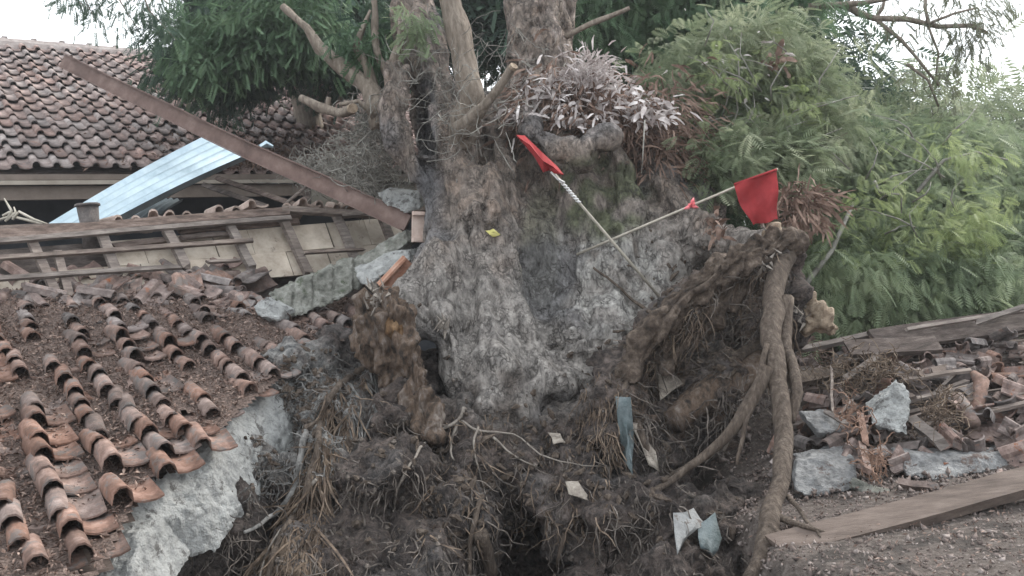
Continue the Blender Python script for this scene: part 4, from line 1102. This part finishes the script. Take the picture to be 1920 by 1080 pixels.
dlf = link('caught_dead_leaves', blades([(1330, 180, 60, 60, 8.8, 34, .09, .022, 0), (1440, 170, 50, 70, 8.8, 20, .09, .022, 0)], 'dry_leaf')); tag(dlf, 'pale dead leaves caught in the olive foliage right of the ferns', 'dead leaves', kind='stuff')
link('pale_fronds', blades([(1100, 140, 22, 20, 8.35, 520, .13, .014, .8), (1030, 165, 22, 14, 8.4, 100, .15, .03, .4), (1160, 170, 14, 16, 8.35, 80, .12, .03, .3), (1205, 200, 20, 13, 8.35, 90, .12, .03, .1),
                            (985, 215, 16, 22, 8.4, 90, .15, .03, .1), (1120, 220, 40, 14, 8.3, 70, .12, .03, 0), (1040, 205, 30, 16, 8.3, 60, .14, .03, 0), (1225, 215, 16, 8, 8.3, 60, .15, .04, 0)], 'dry_leaf'), fern, 'stuff')
link('brown_fronds', blades([(1090, 200, 60, 36, 8.45, 700, .18, .02, -.1), (1180, 230, 45, 30, 8.45, 420, .18, .018, -.3), (1260, 230, 40, 45, 8.6, 420, .18, .018, -.2), (1240, 290, 40, 30, 8.5, 420, .17, .016, -.3),
                             (1000, 200, 25, 40, 8.5, 120, .2, .03, 0)], 'dry_brown'), fern, 'stuff')
mb = MB()
for (u, v, Y, r) in ((1090, 205, 8.75, 50), (1170, 230, 8.75, 42), (1230, 260, 8.8, 45), (1030, 200, 8.85, 40), (1100, 160, 8.75, 34)): mb.sphere(P(u, v, Y), px(r, Y), 2)
me, c_ = remesh(mb, .035, lambda c, k: .08 * fbm(c, 4, 3)); finish(me, 'humus_core', M['litter']); link('humus_core', me, fern)
dl = link('dead_leaf_bunch', blades([(1500, 375, 28, 16, 7.6, 260, .18, .018, 0), (1510, 410, 20, 14, 7.6, 60, .2, .03, -.4), (1455, 120, 12, 8, 8.8, 22, .14, .05, .2), (1345, 440, 8, 12, 7.35, 20, .12, .03, .5), (1340, 415, 6, 10, 7.3, 14, .12, .04, .5)], 'dry_brown'))
tag(dl, 'brown dead leaf bunch behind the open red flag', 'dead leaves', kind='stuff')
stick('hanging_vine', [P(1209, 225, 7.9), P(1206, 280, 7.85), P(1203, 325, 7.8)], [.008, .006, .004], M['vine'], 'thin vine hanging straight down beside the fern clump', 'vine')

# ------------------------------------------------------------------ foliage
def frond_template(kind):
    V, Q = [], []
    def leaf(b, d, s, L, W):
        k = len(V); V.extend([b, b + d * L * .5 + s * W, b + d * L, b + d * L * .5 - s * W]); Q.append((k, k + 1, k + 2, k + 3))
    if kind == 'feather':      # bipinnate spray, drooping along +X
        for i in range(9):
            t = i / 8; b = Vector((t, 0, -.28 * t * t))
            L = .42 * math.sin(.35 + t * 2.3) + .1
            for sgn in (-1, 1):
                d = Vector((.55, sgn, -.35)).normalized(); leaf(b, d, Vector((d.y * -1, d.x, 0)).normalized() * sgn, L, .042)
        leaf(Vector((0, 0, 0)), Vector((1, 0, -.14)).normalized(), Vector((0, 1, 0)), .7, .012)
    elif kind == 'hang':       # hanging twig with lanceolate leaflets
        for i in range(8):
            t = i / 7; b = Vector((t, 0, -.1 * t))
            for sgn in (-1, 1):
                d = Vector((.75, sgn * .7, -.25 * sgn + .1)).normalized(); leaf(b, d, Vector((-d.y, d.x, .35)).normalized(), .30, .055)
        leaf(Vector((.9, 0, -.1)), Vector((1, 0, 0)), Vector((0, 1, 0)), .25, .05)
    else:                      # loose small leaves
        for i in range(7):
            b = Vector((R.uniform(0, 1), R.uniform(-.25, .25), R.uniform(-.2, .2))); d = Vector((R.gauss(.5, .5), R.gauss(0, .7), R.gauss(-.3, .4))).normalized()
            leaf(b, d, d.orthogonal().normalized(), .34, .085)
    return np.array([tuple(v) for v in V]), np.array(Q)
def scatter(name, tmpl, pos, dirs, size, mt, parent=None, kind='stuff'):
    tv, tq = tmpl; n = len(pos)
    X = dirs / np.linalg.norm(dirs, axis=1)[:, None]
    up = np.tile(np.array([0, 0, 1.]), (n, 1)) + NR.normal(0, .45, (n, 3))
    Yv = np.cross(up, X); Yv /= np.linalg.norm(Yv, axis=1)[:, None] + 1e-9
    Z = np.cross(X, Yv)
    A = np.stack([X, Yv, Z], 2) * size[:, None, None]
    W = np.einsum('nij,kj->nki', A, tv) + pos[:, None, :]
    Qa = (tq[None] + (np.arange(n) * len(tv))[:, None, None]).reshape(-1, 4)
    return link(name, np_mesh(name, W.reshape(-1, 3), Qa, M[mt]), parent, kind)
def inpoly(u, v, poly):
    ins = False
    for a in range(len(poly)):
        (x1, y1), (x2, y2) = poly[a], poly[a - 1]
        if (y1 > v) != (y2 > v) and u < (x2 - x1) * (v - y1) / (y2 - y1) + x1: ins = not ins
    return ins
def crown(parent, name, poly, Y0, Y1, nclump, per, spread, size, kind, mt, droop=.5, seed_shift=0, ydf=None):
    us = [p[0] for p in poly]; vs_ = [p[1] for p in poly]
    pos, dirs, cl = [], [], []
    k = 0; guard = 0
    while k < nclump and guard < 60000:
        guard += 1
        u, v = R.uniform(min(us), max(us)), R.uniform(min(vs_), max(vs_))
        if not inpoly(u, v, poly): continue
        Y = R.uniform(Y0, Y1) if ydf is None else ydf(u, v) + R.uniform(0, Y1 - Y0)
        c = P(u, v, Y); k += 1; cl.append(c)
        out = Vector((R.gauss(0, .7), R.gauss(-.4, .5), R.gauss(0, .4))); out.normalize()
        for q in range(int(per * R.uniform(.5, 1.5))):
            o_ = Vector((R.gauss(0, 1), R.gauss(0, 1), R.gauss(0, .75))) * spread
            d = (o_.normalized() * .6 + out * .6 + Vector((0, 0, -droop)) + Vector((R.gauss(0, .3), R.gauss(0, .3), R.gauss(0, .3))))
            pos.append(c + o_); dirs.append(d)
    pos = np.array([tuple(p) for p in pos]); dirs = np.array([tuple(p) for p in dirs])
    sz = size * NR.uniform(.6, 1.35, len(pos))
    scatter(name, frond_template(kind), pos, dirs, sz, mt, parent)
    return cl
def branches(parent, base, cl, r, n, mt='limb', name='branch'):
    m_ = MB()
    for c in R.sample(cl, min(n, len(cl))):
        mid = base.lerp(c, .5) + Vector((R.gauss(0, .15), R.gauss(0, .15), R.uniform(.05, .4)))
        q = [base, base.lerp(mid, .5) + Vector((0, 0, .08)), mid, mid.lerp(c, .6) + Vector((R.gauss(0, .06), 0, .05)), c]
        m_.tube(q, [r, r * .7, r * .5, r * .3, r * .12], 5, False)
    link(name, m_.mesh(name, M[mt], True), parent, 'stuff')
def trunk_of(parent, pts_, rad, mt='limb'):
    m_ = MB(); m_.tube(pts_, rad, 12, wob=.4); link('trunk', m_.mesh('trunk', M[mt], True), parent)

# left dark tree behind the stems, over the far roof
b = P(560, 0, 17); t1 = thing('dark_leafy_tree', 'dark blue green tree behind the tiled roof, left of the trunk', 'tree', (b.x, b.y, 0))
trunk_of(t1, [Vector((b.x, b.y, 0)), Vector((b.x + .2, b.y, 3)), Vector((b.x - .1, b.y, 6)), Vector((b.x + .3, b.y, 9))], [.38, .32, .25, .12])
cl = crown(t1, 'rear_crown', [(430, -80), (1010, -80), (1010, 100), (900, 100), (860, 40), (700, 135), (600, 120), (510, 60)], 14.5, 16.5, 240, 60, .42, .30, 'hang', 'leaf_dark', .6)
branches(t1, Vector((b.x, b.y, 5.5)), cl, .1, 40)
poly = [(285, 95), (350, 60), (345, -60), (690, -60), (660, 60), (560, 100), (535, 130), (470, 140), (425, 180), (390, 180), (345, 130)]
def ydl(u, v): return 12.2 + .9 * sm(300, 100, v)
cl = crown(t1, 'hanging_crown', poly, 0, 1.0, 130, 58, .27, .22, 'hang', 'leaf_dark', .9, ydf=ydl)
cl2 = crown(t1, 'lighter_sprays', [(330, 20), (600, -30), (590, 90), (545, 125), (480, 90), (430, 160), (360, 130)], 0, .5, 60, 40, .22, .2, 'hang', 'leaf_mid', .9, ydf=lambda u, v: 12.0)  # front sprays in the lighter mid green leaf
branches(t1, Vector((b.x, b.y - .5, 6.4)), cl, .09, 35)
t1b = thing('leafy_creeper', 'green leafy sprigs growing among the sawn stems', 'creeper', P(700, 200, 8.6))
crown(t1b, 'leaves', [(640, 60), (700, 40), (720, 120), (640, 110)], 8.6, 8.9, 14, 16, .12, .14, 'hang', 'leaf_mid', .7)
crown(t1b, 'leaves', [(760, 30), (800, 30), (790, 70), (765, 70)], 8.1, 8.3, 7, 16, .09, .13, 'hang', 'leaf_soft', .9)
crown(t1b, 'leaves', [(690, 0), (770, 0), (760, 90), (690, 90)], 9.2, 9.6, 26, 16, .2, .16, 'hang', 'leaf_dark', .7)

# right tree behind the trunk
b = P(1300, 0, 15); t2 = thing('dense_green_tree', 'dense green tree behind the ferns, right of the trunk', 'tree', (b.x, b.y, 0))
trunk_of(t2, [Vector((b.x, b.y, 0)), Vector((b.x + .2, b.y, 3)), Vector((b.x - .1, b.y, 6)), Vector((b.x + .1, b.y, 9))], [.4, .32, .25, .1])
cl = crown(t2, 'rear_crown', [(1040, -80), (1500, -80), (1520, 60), (1590, 100), (1600, 180), (1500, 260), (1250, 260), (1100, 190)], 13.0, 15.0, 190, 40, .45, .40, 'hang', 'leaf_dark', .6)
branches(t2, Vector((b.x, b.y, 5)), cl, .1, 40)
cl = crown(t2, 'front_crown', [(1080, -60), (1470, -60), (1500, 60), (1430, 60), (1330, 110), (1260, 110), (1180, 60), (1110, 50)], 11.0, 12.2, 150, 50, .3, .2, 'feather', 'leaf_mid', .8)
branches(t2, Vector((b.x, b.y - .5, 6)), cl, .07, 30)

# feathery fallen crown on the right
b = P(1750, 620, 9.6); t3 = thing('feathery_fallen_crown', 'pale green feathery fallen crown spilling over the rubble on the right', 'fallen tree', b)
def ydr(u, v): return 8.9 + 1.8 * sm(600, 200, v)
cl = crown(t3, 'leafy_crown', [(1490, 330), (1560, 260), (1700, 262), (1840, 285), (1960, 290), (1960, 440), (1880, 500), (1860, 560), (1700, 590), (1530, 580), (1500, 500)], 0, 1.0, 420, 60, .26, .17, 'feather', 'leaf_soft', .55, ydf=ydr)
branches(t3, P(1640, 540, 10.2), cl, .05, 60)
cl = crown(t3, 'olive_crown', [(1270, 100), (1400, 50), (1470, 60), (1560, 170), (1600, 240), (1560, 300), (1480, 330), (1400, 330), (1290, 290), (1230, 190)], 0, 1.6, 230, 44, .20, .14, 'feather', 'leaf_olive', .4, ydf=lambda u, v: 9.0)
branches(t3, P(1480, 420, 9.8), cl, .05, 50)
crown(t3, 'hanging_sprays', [(1500, 520), (1600, 500), (1870, 480), (1850, 580), (1600, 600), (1510, 590)], 8.5, 9.0, 80, 34, .16, .17, 'feather', 'leaf_soft', .9)
crown(t3, 'leafy_crown', [(1330, 270), (1500, 270), (1480, 340), (1340, 330)], 8.3, 9.0, 50, 26, .18, .16, 'feather', 'leaf_olive', .4)
M['leaf_yellow'] = mat('yellow_green_leaf', [(.17, .22, .09), (.29, .35, .16), (.40, .45, .25)], 3, 4, rough=.6, trans=.45)
crown(t3, 'young_leaves', [(1500, 330), (1600, 250), (1880, 260), (1930, 420), (1850, 560), (1530, 560)], 8.55, 9.2, 55, 16, .12, .13, 'feather', 'leaf_yellow', .4)
crown(t3, 'young_leaves', [(1290, 120), (1450, 80), (1540, 180), (1500, 300), (1330, 300)], 8.6, 9.2, 26, 14, .11, .12, 'feather', 'leaf_yellow', .4)
for k in range(46):
    u, v = (R.uniform(1270, 1560), R.uniform(70, 330)) if k < 30 else (R.uniform(1500, 1860), R.uniform(230, 520))
    Y = 8.75; m_ = MB(); L = R.uniform(60, 150); an = R.uniform(-2.6, -.4)
    m_.tube([P(u + math.cos(an) * L * t + 14 * math.sin(t * 4 + k), v + math.sin(an) * L * t + 20 * t * t, Y - .12 * math.sin(t * 3)) for t in (0, .3, .6, 1)], [.011, .009, .006, .003], 4)
    link('bare_twig', m_.mesh('twig', M['vine'], True), t3)
crown(t3, 'inner_crown', [(1250, 300), (1360, 300), (1380, 400), (1290, 390)], 9.2, 9.8, 24, 40, .16, .15, 'feather', 'leaf_mid', .5)
# a darker filling mass deeper inside
crown(t3, 'inner_crown', [(1400, 300), (1880, 345), (1960, 345), (1960, 560), (1520, 570), (1480, 400)], 11.2, 12.5, 170, 50, .38, .3, 'feather', 'leaf_mid', .5)
for (pp, r) in (([(1720, 360, 8.7), (1770, 300, 8.7), (1830, 285, 8.75), (1890, 300, 8.8)], .022), ([(1640, 340, 8.8), (1650, 360, 8.7), (1690, 365, 8.7), (1690, 400, 8.7)], .018), ([(1490, 560, 8.4), (1560, 470, 8.6), (1600, 380, 8.7)], .03)):
    m_ = MB(); m_.tube([P(*q) for q in pp], [r, r * .8, r * .6] + [r * .3] * (len(pp) - 3), 6, wob=.2); link('bare_twig', m_.mesh('twig', M['vine'], True), t3)

# overhanging branches
t4 = thing('overhanging_branch', 'backlit branch with sparse leaves reaching over the right sky', 'branch', P(1530, 10, 11))
for pp, r0 in (([(1500, 14), (1560, 10), (1620, 5), (1700, -10)], 7), ([(1585, 8), (1610, 25), (1640, 35), (1700, 36), (1760, 50), (1820, 48), (1850, 62)], 7), ([(1640, 35), (1690, 75), (1720, 110), (1760, 160)], 4),
           ([(1735, -20), (1735, 15), (1740, 45)], 4), ([(1640, 36), (1655, 15), (1660, -10)], 4), ([(1740, 45), (1790, 25), (1830, 15)], 3), ([(1700, 120), (1740, 150), (1760, 200)], 3), ([(1740, 48), (1760, 100), (1755, 140)], 2.5)):
    m_ = MB(); m_.tube([P(u, v, 11 + .1 * math.sin(u)) for u, v in pp], [px(r0 * (1 - .55 * k / len(pp)), 11) for k in range(len(pp))], 7, wob=.2); link('bough', m_.mesh('bough', M['limb'], True), t4)
crown(t4, 'leaves', [(1760, -20), (1870, 0), (1880, 60), (1840, 60), (1800, 110), (1790, 200), (1800, 240), (1760, 240), (1740, 120), (1800, 60)], 10.8, 11.4, 55, 9, .16, .13, 'hang', 'leaf_pale', 1.0)
crown(t4, 'leaves', [(1600, -10), (1760, -10), (1740, 60), (1640, 50)], 10.8, 11.4, 16, 7, .16, .12, 'hang', 'leaf_pale', 1.0)
crown(t4, 'leaves', [(1590, 170), (1650, 130), (1760, 200), (1830, 230), (1800, 260), (1600, 240)], 11.5, 12.2, 40, 14, .25, .16, 'hang', 'leaf_olive', .8)
t5 = thing('overhanging_branch', 'thin leafy sprigs hanging into the left sky', 'branch', P(200, -40, 9))
for pp in ([(60, -60), (130, -10), (170, 20)], [(150, -60), (160, 0), (185, 50)], [(190, -60), (230, 10), (262, 60)], [(250, -60), (280, 20), (330, 75)], [(260, -50), (300, -5), (320, 10)]):
    m_ = MB(); m_.tube([P(u, v, 9) for u, v in pp], [.012, .008, .003], 5); link('twig', m_.mesh('twig', M['limb'], True), t5)
for pl, n in (([(100, -20), (190, -20), (192, 60), (165, 50), (150, 15), (110, 15)], 26), ([(200, -20), (310, -20), (300, 10), (250, 55), (265, 75), (240, 75), (225, 20)], 30), ([(270, 40), (330, 55), (330, 80), (270, 60)], 12)):
    crown(t5, 'leaves', pl, 8.8, 9.2, n, 7, .09, .10, 'hang', 'leaf_dark', 1.0)
# far hedge
hb = thing('distant_hedge', 'pale distant hedge along the right horizon', 'hedge', P(1900, 300, 22))
crown(hb, 'hedge_leaves', [(1500, 215), (1700, 222), (2000, 205), (2200, 250), (2200, 500), (1500, 500)], 21, 24, 150, 36, .9, .7, 'feather', 'leaf_olive', .4)

# ------------------------------------------------------------------ rubble on the right
def G(u, v, Y, lift=.0):
    p = P(u, v, Y); return p
DB = [  # name, start, end, width, thick, material, label, category
 ('long_plank', (1458, 1030, 4.84), (1960, 892, 5.2), .19, .065, 'plank', 'long flat dusty plank across the bottom right', 'plank'),
 ('timber_beam', (1500, 655, 7.7), (1680, 618, 8.0), .05, .05, 'timber', 'pale thin beam leading right from the torn stump', 'beam'),
 ('timber_beam', (1590, 655, 7.5), (1757, 645, 7.6), .16, .06, 'timber_dark', 'dark short board with pale cut end above the rubble', 'board'),
 ('timber_beam', (1640, 640, 7.8), (1990, 590, 8.1), .24, .05, 'timber_dark', 'wide dark board running off the right edge', 'board'),
 ('timber_beam', (1700, 618, 7.75), (1935, 580, 8.0), .035, .03, 'timber', 'thin pale lath on top of the wide dark board', 'lath'),
 ('timber_beam', (1830, 605, 7.8), (1960, 562, 7.9), .045, .035, 'timber', 'thicker pale lath near the right edge', 'lath'),
 ('timber_beam', (1480, 715, 7.0), (1580, 695, 7.4), .10, .08, 'root', 'brown log stub behind the vertical root', 'log'),
 ('timber_beam', (1585, 710, 7.1), (1645, 668, 7.3), .05, .04, 'timber', 'short stick rising right over the rubble', 'stick'),
 ('timber_beam', (1575, 735, 7.0), (1605, 765, 6.6), .04, .04, 'timber', 'small brown stick leaning left of the pale lump', 'stick'),
 ('timber_beam', (1620, 690, 7.4), (1780, 715, 7.5), .035, .03, 'timber', 'pale lath lying level behind the pale lump', 'lath'),
 ('timber_beam', (1745, 745, 7.0), (1795, 695, 7.2), .022, .02, 'timber', 'thin stick slanting up from the round tile', 'stick'),
 ('timber_beam', (1558, 690, 7.0), (1562, 772, 6.5), .02, .02, 'timber', 'thin upright stick near the vertical root', 'stick'),
 ('timber_beam', (1575, 775, 6.5), (1600, 748, 6.6), .02, .02, 'timber', 'thin stick beside the flat stone', 'stick'),
 ('timber_beam', (1712, 788, 6.5), (1765, 832, 6.1), .075, .06, 'timber', 'short square beam with cut end right of the pale lump', 'beam'),
 ('timber_beam', (1545, 770, 6.5), (1590, 798, 6.3), .03, .03, 'timber', 'stick lying along the flat stone', 'stick'),
 ('timber_beam', (1845, 755, 6.9), (1880, 780, 6.7), .03, .03, 'timber', 'short stick right of the round tile', 'stick'),
 ('timber_beam', (1780, 690, 7.4), (1722, 702, 7.2), .07, .03, 'plank', 'small pale plank end tipped above the sticks', 'plank'),
 ('timber_beam', (1836, 985, 4.9), (1900, 1018, 4.6), .05, .03, 'timber_dark', 'dark broken lath on the ground at the lower right', 'lath'),
 ('timber_beam', (1860, 978, 5.0), (1990, 1012, 4.8), .05, .04, 'timber_dark', 'reddish stick on the ground beyond the dark lath', 'stick'),
 ('timber_beam', (1615, 835, 6.1), (1625, 880, 5.7), .05, .04, 'tile_near', 'red brown post stump by the pale low wall', 'post'),
 ('timber_beam', (1613, 775, 6.5), (1622, 830, 6.1), .045, .04, 'tile_near', 'rusty upright strip left of the pale lump', 'strip'),
 ('timber_beam', (1690, 905, 5.7), (1760, 915, 5.6), .05, .04, 'tile_near', 'round reddish bar between the kerb and the long plank', 'bar'),
]
for nm, a, b_, w, t, mt, lb, ct in DB:
    nrm = Vector((0.05, -.35, .95)) if nm == 'long_plank' else Vector((R.gauss(0, .2), -.7, .6))
    tag(beam(nm, P(*a), P(*b_), w, t, M[mt], None, nrm), lb, ct)
masonry('broken_low_wall', [(1490, 862, 6.0), (1560, 845, 6.1), (1600, 845, 6.1), (1605, 905, 5.85), (1580, 925, 5.75), (1520, 935, 5.7), (1490, 920, 5.75)], (.08, .3, -.02), M['rubble_grey'], 'pale blue grey low wall stub beside the vertical root', 'wall', .03)
masonry('plaster_lump', [(1632, 795, 6.4), (1628, 765, 6.45), (1665, 735, 6.5), (1695, 715, 6.55), (1702, 735, 6.5), (1706, 790, 6.4), (1708, 810, 6.3), (1690, 815, 6.3)], (.06, .25, .0), M['plaster'], 'pale blue white pointed plaster lump on the rubble', 'rubble', .05, .018, 6)
masonry('kerb_block', [(1690, 850, 6.1), (1800, 858, 6.0), (1880, 848, 6.1), (1960, 830, 6.3), (1960, 862, 6.15), (1860, 885, 5.95), (1770, 905, 5.85), (1700, 893, 5.85)], (.05, .3, .0), M['rubble_grey'], 'long grey concrete kerb behind the long plank', 'kerb', .02)
masonry('flat_stone', [(1497, 768, 6.6), (1550, 766, 6.7), (1592, 790, 6.5), (1575, 808, 6.35), (1535, 812, 6.3)], (.02, .1, -.05), M['rubble_grey'], 'flat grey slab tipped beside the vertical root', 'stone', .015)
masonry('flat_stone', [(1815, 800, 6.5), (1880, 790, 6.6), (1905, 820, 6.4), (1880, 832, 6.3), (1818, 822, 6.35)], (.02, .15, -.05), M['tile_grey'], 'flat brown grey slab below the round tile', 'stone', .02)
masonry('flat_stone', [(1875, 788, 6.8), (1960, 775, 6.9), (1960, 805, 6.7), (1890, 812, 6.6)], (.02, .15, -.05), M['tile_grey'], 'flat brown slab at the right edge above the kerb', 'stone', .02)
masonry('flat_stone', [(1545, 950, 5.6), (1575, 935, 5.7), (1650, 940, 5.7), (1610, 962, 5.5)], (.02, .12, -.03), M['tile_near'], 'broken reddish slab behind the lower plank end', 'stone', .01)
masonry('flat_stone', [(1590, 915, 5.8), (1600, 895, 5.85), (1690, 925, 5.7), (1660, 935, 5.65)], (.02, .12, -.03), M['concrete'], 'small grey slab in front of the pale low wall', 'stone', .01)
masonry('flat_stone', [(1735, 972, 5.2), (1785, 968, 5.25), (1780, 988, 5.1), (1745, 992, 5.05)], (.02, .1, -.03), M['tile_grey'], 'dark lump on the ground just below the long plank', 'stone', .02)
masonry('flat_stone', [(1872, 885, 5.35), (1888, 882, 5.35), (1890, 896, 5.3), (1874, 898, 5.3)], (.0, .06, .0), M['tile_near'], 'small reddish stone lying on the long plank', 'stone', .008, .01)
m_ = MB(); m_.tube([P(1795, 745, 6.7), P(1812, 770, 6.5), P(1826, 795, 6.35)], [.05, .055, .05], 9, True); tag(link('barrel_tile', m_.mesh('bt', M['tile_near'], True)), 'red barrel tile leaning with a pale round end on the right', 'roof tile')
m_ = MB(); m_.tube([P(1825, 700, 6.9), P(1840, 715, 6.8), P(1836, 750, 6.7), P(1825, 775, 6.6)], [.03, .06, .05, .03], 9, True); tag(link('broken_tile', m_.mesh('bt', M['tile_near'], True)), 'bent reddish tile standing behind the barrel tile', 'roof tile')
# tile shards strewn over the rubble
def gh(x, y): return ground_h(x, y)
rows = []
for k in range(230):
    for _ in range(50):
        x, y = R.uniform(1.6, 6.2), R.uniform(6.0, 9.2)
        p = Vector((x, y, gh(x, y))); u, v = proj(p)
        if 1480 < u < 1990 and 660 < v < 900: break
    e = Euler((R.gauss(0, .45), R.gauss(0, .45), R.uniform(0, 6.28))).to_matrix().to_4x4()
    o = put('tile_shard', tl[R.random() < .22], Matrix.Translation(p + Vector((0, 0, R.uniform(.0, .2)))) @ e @ Matrix.Diagonal((R.uniform(.35, .95), R.uniform(.3, .9), 1, 1)))
    tag(o, 'broken roof tile shard strewn over the rubble on the right', 'roof tile', 'tile shards on the rubble')
# laths strewn
for k in range(85):
    x, y = R.uniform(2.2, 6), R.uniform(6.6, 9.4); a = R.uniform(-.5, .7); L = R.uniform(.3, .9)
    z = gh(x, y) + R.uniform(.05, .24)
    o = beam('broken_lath', (x - L / 2, y, z - .02), (x + L / 2 * math.cos(a), y + L / 2 * math.sin(a), z + R.uniform(-.02, .12)), R.uniform(.02, .07), .025, M[R.choice(['timber', 'timber_dark'])], None, Vector((0, -.3, 1)))
    tag(o, 'broken wooden lath lying among the tile shards', 'lath', 'broken laths in the rubble')
# grit
def chips(name, n, gen, smin, smax, mt, label, cat):
    base = np.array([(1, 0, -.4), (-.5, .8, -.4), (-.6, -.8, -.4), (.05, .1, .6)]); q = [(0, 1, 3), (1, 2, 3), (2, 0, 3), (0, 2, 1)]
    V = np.zeros((n, 4, 3)); k = 0
    while k < n:
        p = gen()
        if p is None: continue
        s = R.uniform(smin, smax) * (1 if R.random() < .9 else 2); e = np.array(Euler((R.uniform(0, 6), R.uniform(0, 6), R.uniform(0, 6))).to_matrix())
        V[k] = (base * np.array([s, s * R.uniform(.5, 1), s * R.uniform(.5, 1)])) @ e.T + np.array(p); k += 1
    Qs = (np.array(q)[None] + (np.arange(n) * 4)[:, None, None]).reshape(-1, 3)
    o = link(name, np_mesh(name, V.reshape(-1, 3), Qs, M[mt]), kind='stuff'); tag(o, label, cat)
def gen1():
    x, y = R.uniform(.6, 5.4), R.uniform(3.6, 6.6); return (x, y, gh(x, y))
def gen2():
    x, y = R.uniform(1.3, 7), R.uniform(5.6, 10); return (x, y, gh(x, y) + R.uniform(0, .05))
chips('gravel', 12000, gen1, .004, .022, 'grit', 'fine gravel and crumbs on the ground at the lower right', 'gravel')
chips('rubble_crumbs', 9000, gen2, .008, .032, 'grit', 'small crumbs of brick and tile covering the rubble mound', 'rubble')
pts = []
for _ in range(6000):
    x, y = (R.uniform(1.3, 6.5), R.uniform(4.0, 9.5)); pts.append(Vector((x, y, gh(x, y) + R.uniform(.0, .04))))
o = link('fallen_leaves', flakes('fl', pts, .008, M['chip'])); tag(o, 'brown dry leaf crumbs scattered on the ground and rubble', 'dead leaves', kind='stuff')
tangle('dry_weeds', [(1640, 870, 14, 20, 5.9), (1600, 790, 12, 30, 6.3)], 0, 160, .14, .004, 'weed', 'rust coloured dry weeds by the pale low wall', 'weeds')
tangle('dry_straw', [(1770, 780, 22, 22, 6.5), (1650, 700, 30, 14, 7.1), (1560, 700, 30, 24, 7.2)], 0, 420, .22, .004, 'fibre_brown', 'brown dry straw and twigs in the rubble', 'straw')

# haze: closed volume box added to pale far things like veiling sky glare
m = bpy.data.materials.new('glare_haze'); m.use_nodes = True
n_ = m.node_tree.nodes; n_.clear(); out = n_.new('ShaderNodeOutputMaterial'); pv = n_.new('ShaderNodeVolumePrincipled')
pv.inputs['Color'].default_value = (.93, .95, 1, 1); pv.inputs['Density'].default_value = GLARE_HAZE; pv.inputs['Anisotropy'].default_value = .3
m.node_tree.links.new(pv.outputs[0], out.inputs['Volume'])
mb = MB(); mb.box(Vector((0, 140, 5)), Vector((310, 0, 0)), Vector((0, 270, 0)), Vector((0, 0, 10)))
link('glare_haze', mb.mesh('glare_haze', m), kind='stuff')
